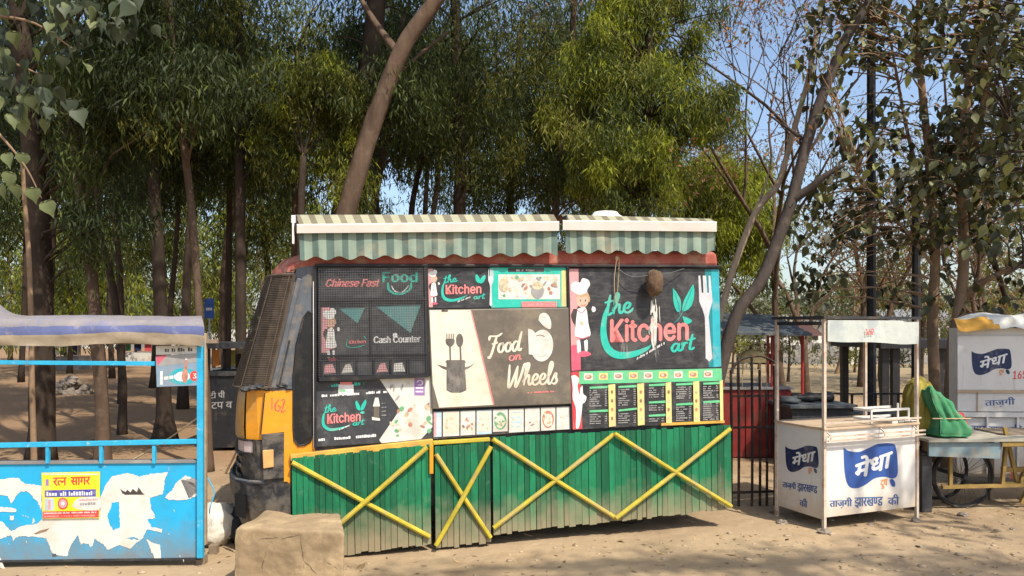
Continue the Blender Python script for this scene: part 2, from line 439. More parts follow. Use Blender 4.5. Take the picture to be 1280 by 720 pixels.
M('torn_paper', (.66, .62, .55), rough=.85, var=.08, scale=9, bump=.3, bscale=30, stain=[((.5, .42, .32), 5, .52, .5), ((.35, .42, .45), 18, .66, .5)])
M('tarp_grey', (.23, .21, .215), rough=.75, var=.2, scale=4, bump=.4, bscale=12, bdist=.02, stain=[((.13, .15, .28), 3, .5, .6), ((.33, .27, .2), 7, .56, .5)])
M('tarp_blue', (.105, .125, .25), rough=.7, var=.2, scale=4, bump=.4, bscale=12, bdist=.02, stain=[((.42, .36, .33), 5, .55, .5)])
M('tarp_beige', (.33, .27, .19), rough=.8, var=.2, scale=5, bump=.3, stain=((.25, .19, .12), 4, .52, .5))
M('tarp_white', (.66, .64, .56), rough=.75, var=.12, scale=5, bump=.3, bscale=16, bdist=.01, stain=[((.5, .40, .22), 5, .55, .6)])
M('tarp_orange', (.58, .30, .05), rough=.75, var=.3, scale=5, bump=.3)
M('counter_brown', (.10, .07, .05), rough=.7, var=.3, scale=5)
M('booth_white', (.66, .635, .585), rough=.45, var=.06, scale=4, bump=.06, stain=[((.55, .44, .3), 3, .55, .5), ((.4, .26, .14), 16, .68, .6), ((.38, .22, .11), 3.2, .60, .6, (7, 7, .45))], dust=((.46, .34, .2), .05, .34, .75))
M('booth_tan', (.46, .34, .22), rough=.55, var=.2, scale=7)
M('post_pale', (.56, .46, .36), rough=.55, var=.2, scale=12, stain=[((.36, .17, .08), 9, .52, .7)])
M('fascia', (.50, .53, .48), rough=.5, var=.12, scale=4, stain=[((.3, .34, .36), 5, .5, .6)])
M('steel', (.42, .42, .41), rough=.4, var=.15, metal=.4, stain=((.3, .22, .15), 6, .55, .5))
M('cart_bluegrey', (.17, .24, .26), rough=.6, var=.2, scale=6, stain=[((.33, .28, .2), 5, .5, .6)])
M('cart_top', (.36, .34, .27), rough=.7, var=.2, scale=6, stain=((.25, .19, .12), 5, .5, .5))
M('wood_yellow', (.29, .19, .055), rough=.7, var=.3, scale=7, stretch=(1, 1, 1), stain=((.2, .12, .06), 8, .52, .6))
M('wood_grey', (.25, .19, .13), rough=.85, var=.3, scale=8, bump=.3)
M('wood_pole', (.42, .30, .18), rough=.85, var=.25, scale=8, bump=.3, stain=((.22, .15, .09), 5, .55, .6))
M('rubber', (.016, .015, .015), rough=.8, var=.3, stain=((.15, .11, .07), 6, .5, .5))
M('red_panel', (.20, .022, .018), rough=.55, var=.3, scale=6, stain=((.12, .06, .04), 5, .5, .6))
M('red_post', (.30, .03, .025), rough=.5, var=.2, scale=9)
M('dark_metal', (.035, .036, .038), rough=.6, var=.35, scale=8, stain=((.14, .11, .08), 5, .52, .5))
M('grey_sheet', (.065, .075, .08), rough=.6, var=.2, scale=4, stain=((.22, .2, .17), 4, .52, .5))
M('cloth_green', (.065, .23, .11), spec=.03, stain=((.2, .27, .15), 7, .54, .5), rough=1, var=.2, scale=6, bump=.4, bscale=14, bdist=.015)
M('cloth_yellow', (.27, .22, .05), spec=.03, rough=1, var=.3, scale=6, bump=.4, bscale=14, bdist=.015)
M('cane', (.60, .45, .2), rough=.8, var=.3, scale=20, bump=.4)
M('shade_brown', (.075, .03, .025), rough=.7, var=.3)
M('cloth_red', (.5, .07, .08), rough=.85, var=.2); M('cloth_orange', (.65, .2, .03), rough=.85, var=.2)
M('cloth_navy', (.02, .025, .07), rough=.85, var=.2)
M('sack_white', (.66, .62, .54), rough=.8, var=.15, scale=9, bump=.6, bscale=22, bdist=.012, stain=((.42, .32, .2), 6, .5, .6))
M('lump_dark', (.022, .026, .032), rough=.55, var=.3, scale=9, bump=.6, bscale=16, bdist=.012, stain=((.2, .16, .11), 6, .56, .4))
M('nest_brown', (.12, .075, .045), rough=.9, var=.4, scale=18, bump=.8, bscale=40, bdist=.01)
M('rope', (.45, .34, .2), rough=.9, var=.2)
M('plaster_white', (.62, .60, .55), rough=.8, var=.12, scale=2, stain=((.4, .34, .27), 1.2, .5, .6))
M('plaster_grey', (.22, .21, .2), rough=.85, var=.25, scale=2, stain=((.4, .36, .3), 1, .5, .6))
M('roof_tin', (.2, .2, .2), rough=.6, var=.2); M('blue_sign', (.03, .09, .35), rough=.5)
M('stone', (.22, .18, .14), rough=.9, var=.3, scale=7, bump=.4)
M('litter', (.30, .20, .10), rough=.9, var=.3, scale=8, bump=0, island=.5)
M('pebble', (.34, .26, .17), rough=.95, var=.3, scale=8, bump=0, island=.4)
M('litter_white', (.62, .60, .56), rough=.8, var=.2, island=.3)
# bark and leaves
M('bark_dark', (.05, .036, .027), rough=.95, var=.35, scale=6, bump=.9, bscale=11, bdist=.03, stretch=(1, 1, .25), spec=.1, stain=((.11, .085, .06), 5, .55, .5))
M('bark_grey', (.075, .06, .05), rough=.95, var=.3, scale=6, bump=.9, bscale=11, bdist=.025, stretch=(1, 1, .25), spec=.1, stain=((.15, .12, .09), 5, .56, .5))
M('bark_brown', (.105, .07, .048), rough=.95, var=.3, scale=6, bump=.9, bscale=11, bdist=.025, stretch=(1, 1, .25), spec=.1, stain=((.18, .13, .09), 5, .52, .5))
M('bark_tan', (.27, .18, .11), rough=.95, var=.3, scale=6, bump=.7, bscale=11, bdist=.02, stretch=(1, 1, .25), spec=.1, stain=((.15, .1, .065), 5, .52, .6))
M('bark_pale', (.34, .26, .18), rough=.9, var=.25, scale=6, bump=.5, bscale=11, bdist=.015, stretch=(1, 1, .25), spec=.1, stain=((.2, .14, .1), 5, .54, .6))
def leaf(n, c, t=.35, isl=.45, spec=.2):
    M(n, c, rough=.55, var=.25, scale=.8, bump=0, island=isl, spec=spec, trans=(1.25, 1.35, .7, t))
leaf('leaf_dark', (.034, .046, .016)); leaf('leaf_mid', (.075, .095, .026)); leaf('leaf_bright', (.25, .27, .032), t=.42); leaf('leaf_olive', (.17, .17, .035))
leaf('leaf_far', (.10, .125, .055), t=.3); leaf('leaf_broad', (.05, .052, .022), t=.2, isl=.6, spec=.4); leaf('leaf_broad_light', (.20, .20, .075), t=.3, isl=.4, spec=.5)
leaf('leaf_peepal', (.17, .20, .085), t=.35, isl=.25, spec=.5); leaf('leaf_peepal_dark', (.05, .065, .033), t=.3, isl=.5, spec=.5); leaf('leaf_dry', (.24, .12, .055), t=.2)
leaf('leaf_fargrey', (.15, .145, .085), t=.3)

# ---------------------------------------------------------------- ground
def ground_z(x, y):
    rut = sum(.016 * math.exp(-((y - c - .04 * x - .05 * math.sin(x * .7)) / .09) ** 2) for c in (4.35, 3.2)) if y < 7 else 0
    return .010 * noise.noise(Vector((x * 2.3, y * 2.3, 8))) - rut + .012 * noise.noise(Vector((x * .9, y * .9, 0))) + .02 * noise.noise(Vector((x * .25, y * .25, 4))) * min(1, max(0, (y - 7) / 6) + .3)
def build_ground():
    xs = np.concatenate([np.linspace(-600, -40, 12), np.linspace(-36, -9, 10), np.arange(-8, 8.01, .16), np.linspace(9, 36, 10), np.linspace(40, 600, 12)])
    ys = np.concatenate([np.linspace(-300, -20, 6), np.linspace(-16, 2.4, 8), np.arange(2.8, 13, .16), np.linspace(13.5, 40, 34), np.linspace(44, 900, 14)])
    v = [(x, y, ground_z(x, y)) for y in ys for x in xs]
    n = len(xs); f = [(j * n + i, j * n + i + 1, (j + 1) * n + i + 1, (j + 1) * n + i) for j in range(len(ys) - 1) for i in range(n - 1)]
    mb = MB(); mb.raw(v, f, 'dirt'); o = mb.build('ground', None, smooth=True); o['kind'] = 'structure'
    mb = MB(); v = [(2, 19, .03), (70, 19, .03), (140, 120, .03), (-30, 120, .03), (-4, 26, .03)]
    mb.face(v, 'dry_field'); o = mb.build('field', None); o['kind'] = 'structure'
build_ground()
def scatter(name, mat, n, area, size, flat=.35, seed=0, leafy=False):
    r = np.random.default_rng(seed); mb = MB()
    for k in range(n):
        x = r.uniform(area[0], area[1]); y = r.uniform(area[2], area[3])
        if -1.9 < x < 2.1 and 5.3 + .26 * (x + 1.6) < y < 8: continue
        s = size * r.uniform(.4, 1.3) * (1 + (r.random() < .06) * 1.2); z = ground_z(x, y); a = r.uniform(0, 6.28)
        if leafy:
            d = Vector((math.cos(a), math.sin(a), r.uniform(-.1, .35))) * s; q = Vector((-math.sin(a), math.cos(a), r.uniform(-.3, .3))) * s * .35
            c = Vector((x, y, z + .006)); mb.face([c - d, c + q, c + d, c - q], mat)
        else:
            mb.blob((x, y, z + s * flat * .3), s, s * r.uniform(.6, 1), s * flat, mat, 6, 3, .3, 2, k)
    o = mb.build(name, None, smooth=not leafy); o['kind'] = 'stuff'; return o
scatter('dry_leaves', 'litter', 2600, (-7, 7, 3.6, 14), .028, seed=1, leafy=True)
scatter('pebbles', 'pebble', 1500, (-5, 6, 3.6, 9), .014, seed=2)
scatter('leaf_litter', 'litter', 600, (-4.5, 5.5, 4.3, 7.4), .022, seed=5, leafy=True)
scatter('clods', 'pebble', 90, (-4, 5.5, 4.3, 7.6), .03, seed=6)
scatter('paper_scraps', 'litter_white', 70, (-5, 6, 4.2, 12), .03, seed=3, leafy=True)

# ---------------------------------------------------------------- food truck
TA, TP = R(14.9), .022
TROT = Matrix.Rotation(TA, 3, 'Z') @ Matrix.Rotation(-TP, 3, 'Y')
TO = Vector((-1.613, 5.42, -.02))
def T(x, y, z): return TO + TROT @ Vector((x, y, z))
SIDE = Plane(TO, TROT.col[0], TROT.col[2])
SN = SIDE.n
def Sp(px, py, d=0): return SIDE.at(px, py, d)
truck = thing('food_truck', 'parked food truck with painted menu boards and green plank skirt under striped awnings', 'food truck', TO, TROT)

def slab(pts, d, mat, name, parent, d0=.001, bevel=0, side=None):
    mb = MB(); mb.prism([Sp(x, y, d) for x, y in pts], -SN * (d - d0), mat, side); return mb.build(name, parent, bevel=bevel)

# body shell
mb = MB()
prof = [(-.06, .34), (-.13, .62), (-.15, 1.3), (.06, 2.12), (.16, 2.17), (3.52, 2.17), (3.56, .34)]
mb.prism([T(x, 0, z) for x, z in prof], T(0, 1.7, 0) - T(0, 0, 0), 'body_dark'); mb.build('body', truck)
mb = MB()
rp = [(.02, 2.13), (.06, 2.2), (.16, 2.27), (.3, 2.3), (3.50, 2.3), (3.53, 2.27), (3.54, 2.165), (.2, 2.165)]
mb.prism([T(x, -.012, z) for x, z in rp], T(0, 1.724, 0) - T(0, 0, 0), 'roof_red'); roof = mb.build('roof', truck, bevel=.03)

# nose: plan curve swept over height levels
def plan(c, E, off=0):
    d = E - c; h = [(c, 0), (c + .35 * d, .03), (c + .62 * d, .1), (c + .82 * d, .22), (c + .94 * d, .4), (c + d, .62), (c + d, .85)]
    full = h + [(x, 1.7 - y) for x, y in h[-2::-1]]
    return [(-x, y) for x, y in full]
def loft(levels, mat, cap=True, t0=0, t1=12, out=0.0):
    mb = MB(); rows = []
    for z, c, E in levels:
        rows.append([T(x - (out if 0 < i < 12 else 0) , y - (out if i == 0 else 0) + (out if i == 12 else 0), z) for i, (x, y) in enumerate(plan(c, E))][t0:t1 + 1])
    n = len(rows[0]); v = [p for r in rows for p in r]
    mb.raw(v, [(j * n + i, j * n + i + 1, (j + 1) * n + i + 1, (j + 1) * n + i) for j in range(len(rows) - 1) for i in range(n - 1)], mat)
    if cap:
        mb.face(rows[-1], mat); mb.face(rows[0][::-1], mat)
    return mb
loft([(.56, .1, .39), (.72, .12, .405), (.905, .14, .40)], 'bumper_black').build('front_panel', truck)
hood = loft([(.91, .14, .425), (1.0, .145, .425), (1.16, .15, .41), (1.25, .15, .395), (1.285, .15, .36)], 'truck_orange_pale', t0=2, t1=10).build('hood', truck, smooth=True)
loft([(.91, .10, .425), (1.0, .10, .425), (1.16, .11, .41), (1.275, .12, .39)], 'truck_orange', cap=False, t0=0, t1=2, out=.004).build('fender', truck)
loft([(.93, .15, .428), (1.27, .155, .40)], 'truck_orange', cap=False, t0=10, t1=12, out=.003).build('fender', truck)
loft([(1.27, .15, .385), (1.34, .15, .37), (2.13, -.06, .12)], 'glass_dark').build('windscreen', truck)
loft([(2.12, -.06, .13), (2.17, -.08, .12), (2.24, -.14, .05), (2.295, -.3, -.12)], 'roof_red').build('roof_front', truck, smooth=True)
# wire guard over the windscreen
mb = MB()
for k in range(62):
    u = k / 61; z = 1.30 + u * .80; c = .10 - .195 * u; E = .405 - .255 * u
    pts = [T(x - .028, y - (.02 if i < 4 else 0), z) for i, (x, y) in enumerate(plan(c, E))][0:11]
    mb.tube(pts, .0062, 4, 'wire_brown', cap=False)
for t in (0, 2, 4, 6, 10):
    mb.tube([T(plan(.135 - .195 * u, .40 - .255 * u)[t][0] - .03, plan(.13, .4)[t][1] - (.02 if t < 4 else 0), 1.30 + u * .80) for u in (0, .5, 1)], .0045, 4, 'wire_brown', cap=False)
guard = mb.build('wire_guard', truck)
mb = MB()
for u in (0, 1):
    mb.tube([T(x - .03, y - (.024 if i < 4 else 0), 1.29 + u * .82) for i, (x, y) in enumerate(plan(.10 - .195 * u, .40 - .255 * u))][0:11], .012, 6, 'wire_brown')
mb.tube([T(-.10 - .03, -.024, 1.29), T(.095 - .03, -.024, 2.11)], .012, 6, 'wire_brown')
mb.build('guard_frame', guard)
mb = MB(); 
for q in range(7): mb.blob(T(-.3 + .05 * q + .01, .02 - .0 * q, 1.285 + .008 * (q % 3)), .045, .05, .022, 'dark_metal', 8, 5, .4, 2, q)
mb.build('wiper_cowl', truck)
# A-pillar, door, window
slab([(372, 330), (393, 333), (393, 488), (338, 490), (352, 420)], .006, 'pillar_grey', 'cab_side', truck)
mb = MB(); mb.bar(Sp(374, 348, .012), Sp(341, 486, .012), .035, .02, 'pillar_grey', up=SN); mb.bar(Sp(362, 425, .012), Sp(348, 487, .012), .012, .018, 'body_dark', up=SN); mb.build('pillar', truck, bevel=.006)
door = slab([(330, 489), (394, 487), (394, 571), (363, 574), (363, 610), (355, 610), (355, 540), (326, 543)], .01, 'truck_orange', 'door', truck)
wpts = [(386, 389), (390, 392), (391, 540), (388, 552), (381, 556), (373, 557), (368, 550), (367, 535), (367, 470), (371, 430), (379, 398)]
mb = MB(); mb.prism([Sp(x, y, .016) for x, y in wpts], -SN * .008, 'glass_dark'); mb.build('window', door)
mb = MB(); q = wpts + [wpts[0]]; mb.tube([Sp(x, y, .017) for x, y in q], .008, 5, 'black_paint'); mb.build('window_seal', door)
mb = MB(); mb.bar(Sp(331, 491, .013), Sp(326, 543, .013), .008, .006, 'black_paint', up=SN); mb.build('door_gap', door)
pr = Print(SIDE, .0115)
pr.stroke([(340, 497), (340, 512)], 1.6, 'p_red'); pr.stroke([(349, 499), (344, 506), (345, 513), (349, 513), (350, 508), (345, 507)], 1.5, 'p_red')
pr.stroke([(351, 501), (355, 499), (355, 504), (352, 515), (357, 513)], 1.5, 'p_red'); pr.build('lettering', door)
slab([(327, 543), (355, 541), (355, 598), (329, 600)], .02, 'bumper_black', 'lamp_housing', truck, bevel=.006)
mb = MB(); mb.prism([Sp(x, y, .034) for x, y in ((328, 563), (342, 562), (342, 584), (329, 586))], -SN * .015, 'lamp_amber'); mb.build('indicator', truck, bevel=.006)
mb = MB(); L = plan(.13, .415)
mb.raw([T(L[i][0] - .012, L[i][1] - .012, z) for z in (.82, .905) for i in (1, 2, 3)], [(0, 1, 4, 3), (1, 2, 5, 4)], 'lamp_glass'); hl = mb.build('headlight', truck)
mb = MB()
for z in (.812, .908): mb.tube([T(L[i][0] - .016, L[i][1] - .016, z) for i in (1, 2, 3)], .009, 5, 'black_paint')
for i in (1, 3): mb.tube([T(L[i][0] - .016, L[i][1] - .016, z) for z in (.812, .908)], .009, 5, 'black_paint')
mb.build('lamp_rim', hl)
mb = MB()
for z in (.62, .70, .78, .86):
    mb.tube([T(x - .012, y, z) for x, y in plan(.12, .405)][3:10], .014, 5, 'bumper_black')
mb.build('grille', truck)
bl = loft([(.22, .0, .37), (.34, .0, .42), (.50, .0, .452), (.585, .0, .455), (.60, .02, .42)], 'bumper_black', out=.03)
bumper = bl.build('bumper', truck, bevel=.012)
mb = MB(); mb.tube([T(x - .018, y - .012, .60) for x, y in plan(.0, .446)][1:12], .013, 6, 'pillar_grey'); mb.build('bumper_lip', bumper)
mb = MB(); mb.raw([T(L2[0] - .045, L2[1] - .02, z) for z in (.33, .5) for L2 in (plan(0, .44)[2], plan(0, .44)[3])], [(0, 1, 3, 2)], 'black_paint'); mb.build('fog_lamp_recess', bumper)
# wheels behind the skirt
for wx in (.35, 2.75):
    for wy in (.18, 1.5):
        mb = MB(); c = T(wx, wy, .33)
        ring = lambda r, dy, n=20: [T(wx + r * math.cos(2 * math.pi * k / n), wy + dy, .33 + r * math.sin(2 * math.pi * k / n)) for k in range(n)]
        rr = [(.19, -.1), (.29, -.1), (.325, -.06), (.325, .06), (.29, .1), (.19, .1)]
        vs = [p for r_, d_ in rr for p in ring(r_, d_)]
        mb.raw(vs, [(j * 20 + i, j * 20 + (i + 1) % 20, (j + 1) * 20 + (i + 1) % 20, (j + 1) * 20 + i) for j in range(5) for i in range(20)], 'rubber')
        wh = mb.build('wheel', truck, smooth=True)
        mb = MB(); mb.prism(ring(.19, -.07), T(0, .14, 0) - T(0, 0, 0), 'steel'); mb.build('rim', wh)

# ---- boards on the side
def board(name, pts, d, mat, label=None, bevel=.004):
    o = slab(pts, d, mat, name, truck, bevel=bevel)
    if label: o['label'] = label
    return o
BK = 'p_black'
# upper frame bars of the side
mb = MB()
for a, b, ww in (((394, 332), (394, 560), .02), ((532, 331), (536, 470), .03), ((709, 334), (714, 536), .016)):
    mb.bar(Sp(*a, .03), Sp(*b, .03), ww, .03, 'black_paint', up=SN)
mb.bar(Sp(394, 331.5, .03), Sp(900, 333, .03), .02, .035, 'black_paint', up=SN)
mb.build('frame_bars', truck, bevel=.004)
mb = MB(); mb.bar(Sp(392.3, 352, .03), Sp(393, 560, .03), .012, .02, 'white_worn', up=SN); mb.build('corner_trim', truck)

def chef(pr, x, y, s):
    """plain print of a cook: hat, face, dark sleeves, apron"""
    q = lambda pts: [(x + a * s, y + b * s) for a, b in pts]
    pr.smooth(q([(-2, 30), (9, 29), (10, 44), (8, 60), (-3, 60), (-6, 45)]), 'p_dark')
    pr.smooth(q([(9, 32), (14, 36), (15, 44), (17, 40), (15, 33), (10, 29)]), 'p_dark')
    pr.smooth(q([(-7, 33), (-10, 42), (-6, 52), (-3, 50), (-5, 43), (-2, 34)]), 'p_dark')
    pr.smooth(q([(-2, 33), (8, 32), (11, 50), (13, 66), (-4, 67), (-4, 50)]), 'p_white')
    pr.stroke(q([(-4, 67), (4, 69), (13, 66)]), 1.6 * s, 'p_rose'); pr.stroke(q([(-3, 34), (3, 38), (8, 33)]), 1.2 * s, 'p_rose')
    pr.smooth(q([(-3, 72), (1, 72), (2, 86), (-2, 86)]), 'p_white'); pr.smooth(q([(6, 72), (10, 71), (10, 84), (7, 84)]), 'p_white')
    pr.smooth(q([(-1, 86), (6, 84), (14, 87), (12, 90), (2, 91)]), 'p_rose')
    pr.ell(x + 4 * s, y + 23 * s, 7.4 * s, 8.6 * s, 'p_skin'); pr.smooth(q([(-4, 17), (0, 13), (9, 12), (13, 20), (12, 25), (9, 18), (1, 19)]), 'p_hair')
    for a in (1.5, 7.5): pr.ell(x + a * s, y + 23 * s, .8 * s, 1.4 * s, 'p_dark')
    pr.stroke(q([(2, 28), (5, 29.5), (8, 27.5)]), 1 * s, 'p_red')
    pr.smooth(q([(-3, 15), (-9, 11), (-10, 4), (-5, 0), (1, 1), (4, -4), (11, -2), (13, 4), (10, 9), (9, 13), (2, 16)]), 'p_white')
    pr.smooth(q([(16, 30), (19, 31), (20, 35), (17, 37), (15, 34)]), 'p_white')
    pr.rect(x + 1 * s, y + 48 * s, x + 5 * s, y + 53 * s, 'p_food')

# cash counter shutter
sh = board('counter_shutter', [(397, 333), (530, 332), (534, 468), (399, 473)], .012, 'p_slate', 'dark counter shutter behind wire mesh reading Cash Counter')
pr = Print(SIDE, .0125)
pr.rect(400, 336, 528, 372, BK); pr.rect(400, 377, 462, 443, BK); pr.rect(465, 376, 528, 442, BK)
pr.text('Chinese Fast', (407, 358.5), (474, 358), 9.5, 'p_coral', F_INT, .35, (0, .5, 1))
pr.text('Food', (478, 352), (521, 352), 12, 'p_teal', F_INT, 0, (0, .7, 1.4, (0, .6)))
pr.stroke([(485, 353), (487, 363), (499, 368), (512, 362), (514, 353)], 3.2, 'p_teal'); pr.stroke([(489, 357), (494, 364), (503, 365), (511, 357)], 1.4, 'p_white')
pr.rect(402, 384, 412, 441, 'p_pink'); chef(pr, 411, 388, .70)
pr.poly([(424, 386), (456, 385), (447, 404)], 'p_tealgrey'); pr.poly([(470, 383), (526, 381), (513, 416)], 'p_tealgrey')
pr.text('Kitchen', (436, 430), (457, 429), 5, 'p_coral', F_INT, 0, (0, .4)); pr.stroke([(434, 424), (434, 433), (446, 434), (456, 431)], 1.4, 'p_teal')
pr.stroke([(455, 420), (458, 424)], 2, 'p_teal')
pr.text('Cash Counter', (467, 429), (525, 427.5), 8.5, 'p_white', F_INT, 0, (0, .45, .9)); pr.ell(494, 419, 3, 3, 'p_white')
pr.build('lettering', sh)
mb = MB()
mb.bar(Sp(398, 374.5, .03), Sp(531, 373.5, .03), .022, .03, 'black_paint', up=SN)
mb.bar(Sp(463.5, 376, .024), Sp(464, 443, .024), .012, .02, 'black_paint', up=SN)
mb.bar(Sp(399, 445, .03), Sp(533, 443, .03), .014, .04, 'black_paint', up=SN)
mb.bar(Sp(399, 474, .04), Sp(535, 469, .04), .03, .06, 'black_paint', up=SN)
mb.bar(Sp(398.5, 338, .026), Sp(400, 473, .026), .016, .03, 'black_paint', up=SN)
mb.build('shutter_frame', sh)
for k in range(6):     # row of little framed panes along the bottom
    x0 = 402 + k * 21.7; col = ['p_pink', 'p_offwhite', 'p_slate', 'p_pink', 'p_offwhite', 'p_slate'][k]
    mb = MB(); y = 451 - k * .4
    mb.prism([Sp(a, b, .022) for a, b in ((x0 + 1, y + 3), (x0 + 18, y + 2.6), (x0 + 18.4, y + 18), (x0 + 1.4, y + 18.5))], -SN * .006, 'p_slate')
    mb.face([Sp(a, b, .0226) for a, b in ((x0 + 4 + (k % 2) * 4, y + 5), (x0 + 14, y + 4), (x0 + 18, y + 15), (x0 + 3, y + 16))], col)
    mb.build('pane', sh)
    mb = MB(); mb.bar(Sp(x0, y, .036), Sp(x0 + .5, y + 20, .036), .014, .03, 'black_paint', up=SN); mb.build('divider', sh)
mb = MB()
for k in range(45):
    x = 399 + k * 3.0; mb.bar(Sp(x, 336, .046), Sp(x + 2.5, 472, .046), .0024, .0024, 'wire_dark', up=SN)
for k in range(46):
    y = 336 + k * 3.0; mb.bar(Sp(398, y + .6, .048), Sp(533, y - .6, .048), .0024, .0024, 'wire_dark', up=SN)
mb.build('wire_mesh', sh)

def kitchen_logo(pr, K0, K1, kh, the0, the1, th, sw, art0, art1, ah, asw, arc, leafs, small=None):
    pr.stroke(arc, sw * 1.9, 'p_teal', n=10, thick=lambda u: .25 + 1.1 * math.sin(math.pi * min(1, u * 1.05)) ** .8)
    pr.script('the', the0, the1, th, sw, 'p_teal')
    k = kh * .035
    pr.text('Kitchen', K0, K1, kh, 'p_coral', F_INT, 0, (0, k, 2 * k, (k, k), (k, -k)))
    pr.script("art", art0, art1, ah, asw, 'p_teal')
    for pts in leafs: pr.smooth(pts, 'p_teal')
    if small: pr.ticks(*small, 'p_white', .85, .3, .8)

def forkprint(pr, top, bot, wd, mat):
    (x0, y0), (x1, y1) = top, bot
    L = y1 - y0; q = lambda a, t: (x0 + (x1 - x0) * t + a * wd, y0 + L * t)
    pr.poly([q(-.5, 0), q(-.34, 0), q(-.3, .2), q(-.16, .2), q(-.14, 0), q(.14, 0), q(.16, .2), q(.3, .2), q(.34, 0), q(.5, 0), q(.55, .3), q(.3, .40), q(.16, .48), q(.2, .7), q(.28, .96), q(0, 1.0), q(-.28, .96), q(-.2, .7), q(-.16, .48), q(-.3, .40), q(-.55, .3)], mat)

# lower left board
kb = board('painted_board', [(394, 478), (541, 468), (541, 550), (394, 559)], .018, 'p_slate', 'lower left board with shop logo and arrow of dishes')
pr = Print(SIDE, .0185)
pr.poly([(474, 473), (540, 469), (540.5, 534), (526, 549), (477, 554), (474, 550), (500, 512)], 'p_offwhite')
for k in range(26):
    a, b = random.uniform(486, 538), random.uniform(500, 548)
    if a - 478 < (550 - b) * .55: continue
    pr.ell(a, b, random.uniform(1.6, 5), random.uniform(1.4, 3.6), random.choice(['p_food', 'p_foodgreen', 'p_offwhite', 'p_foodred', 'p_food', 'p_foodgreen', 'p_cream']), 9, random.random() * 3)
for k in range(6): pr.ell(random.uniform(488, 512), random.uniform(478, 500), 1.2, random.uniform(2, 5), 'p_grey', 7, random.random())
pr.rect(518, 473, 531, 494, 'p_purple'); pr.stroke([(521, 478), (524, 475.5), (528, 477), (527, 481), (522, 481)], 1.8, 'p_white'); pr.rect(519.5, 484, 529, 486, 'p_white'); pr.rect(519.5, 488.5, 529, 490.5, 'p_white')
kitchen_logo(pr, (409, 529.5), (450, 526), 12, (406, 516), (420, 514), 4.6, 1.5, (441, 532), (455, 530.5), 3.6, 1.5,
  [(407, 513), (404, 522), (405, 532), (413, 537), (427, 535), (438, 531)], [[(444, 503), (446, 501), (450, 508), (450, 513), (446, 511)], [(457, 499), (458, 503), (455, 511), (451, 513), (452, 506)], [(450, 515), (455, 514), (455, 517), (451, 517)]],
  ((424, 538), (437, 532.5), 2))
pr.ticks((402, 496.5), (424, 495), 3.6, 'p_white'); pr.ticks((428, 495), (449, 493.5), 3.6, 'p_white'); pr.ticks((454, 493), (484, 491), 3.6, 'p_white')
pr.rect(423, 480.5, 442, 494, 'p_white'); pr.rect(425, 477.5, 440, 481, 'p_coral'); pr.rect(424, 487, 432, 490, 'p_mint')
pr.ticks((414, 484), (423, 483), 4, 'p_teal'); pr.ticks((443, 482), (455, 481), 4, 'p_teal')
pr.ticks((398, 551.5), (406, 551), 3.6, 'p_white', .95); pr.ticks((410, 550.5), (416, 550), 3, 'p_white'); pr.ticks((418, 550), (470, 546), 3.8, 'p_white', .93)
pr.rect(467, 501, 474, 525, 'p_taupe'); pr.poly([(469, 497), (473, 497), (475, 508), (466, 508)], 'p_offwhite'); pr.poly([(465, 521), (475, 523), (475, 526), (465, 525)], 'p_offwhite')
for k in range(4): pr.ticks((477, 505 + k * 5), (483, 504.5 + k * 5), 1.6, 'p_grey')
pr.build('lettering', kb)

# header: small logo board and food banner
hb = board('painted_board', [(534, 334), (611, 334), (612.5, 385), (536, 386)], .022, BK, 'small header board with shop logo')
pr = Print(SIDE, .0225)
pr.rect(535, 336, 541, 384, 'p_pink'); chef(pr, 540.5, 339, .46)
kitchen_logo(pr, (557, 367.5), (601, 366.5), 11.5, (555, 354), (571, 352), 4.6, 1.5, (592, 374), (606, 373), 3.4, 1.4,
  [(556, 350), (553, 362), (555, 372), (564, 375.5), (576, 373), (584, 369)], [[(594, 345), (596, 343), (600, 349), (599, 354), (595, 351)], [(606, 343), (607, 347), (604, 353), (600, 354), (601, 348)]],
  ((572, 378), (588, 372), 2))
pr.build('lettering', hb)
fb = board('food_banner', [(612, 334), (708, 334), (709, 384), (614, 385)], .026, 'p_teal')
pr = Print(SIDE, .0265)
pr.rect(635, 335, 680, 340, 'p_black'); pr.ticks((644, 339), (668, 339), 2.6, 'p_grey'); pr.rect(702, 338, 708, 383, 'p_yellow')
pr.rect(623, 343, 700, 374, 'p_offwhite')
for k in range(46):
    a = random.uniform(626, 698); b = random.uniform(346, 371)
    pr.ell(a, b, random.uniform(1, 4), random.uniform(1, 3), random.choice(['p_food', 'p_cream', 'p_offwhite', 'p_food', 'p_foodgreen', 'p_grey', 'p_foodred']), 8, random.random() * 3)
pr.ell(630, 356, 6, 9, 'p_food'); pr.ell(672, 364, 8, 9, 'p_grey'); pr.ell(672, 357, 7, 5, 'p_food')
pr.rect(652, 377, 696, 384, 'p_coral'); pr.ticks((655, 382), (693, 382), 3, 'p_pink')
pr.build('lettering', fb)
mb = MB(); pr2 = Print(SIDE, .0275); forkprint(pr2, (613.5, 336), (613.5, 383), 6, 'p_silver'); pr2.build('fork_print', fb)

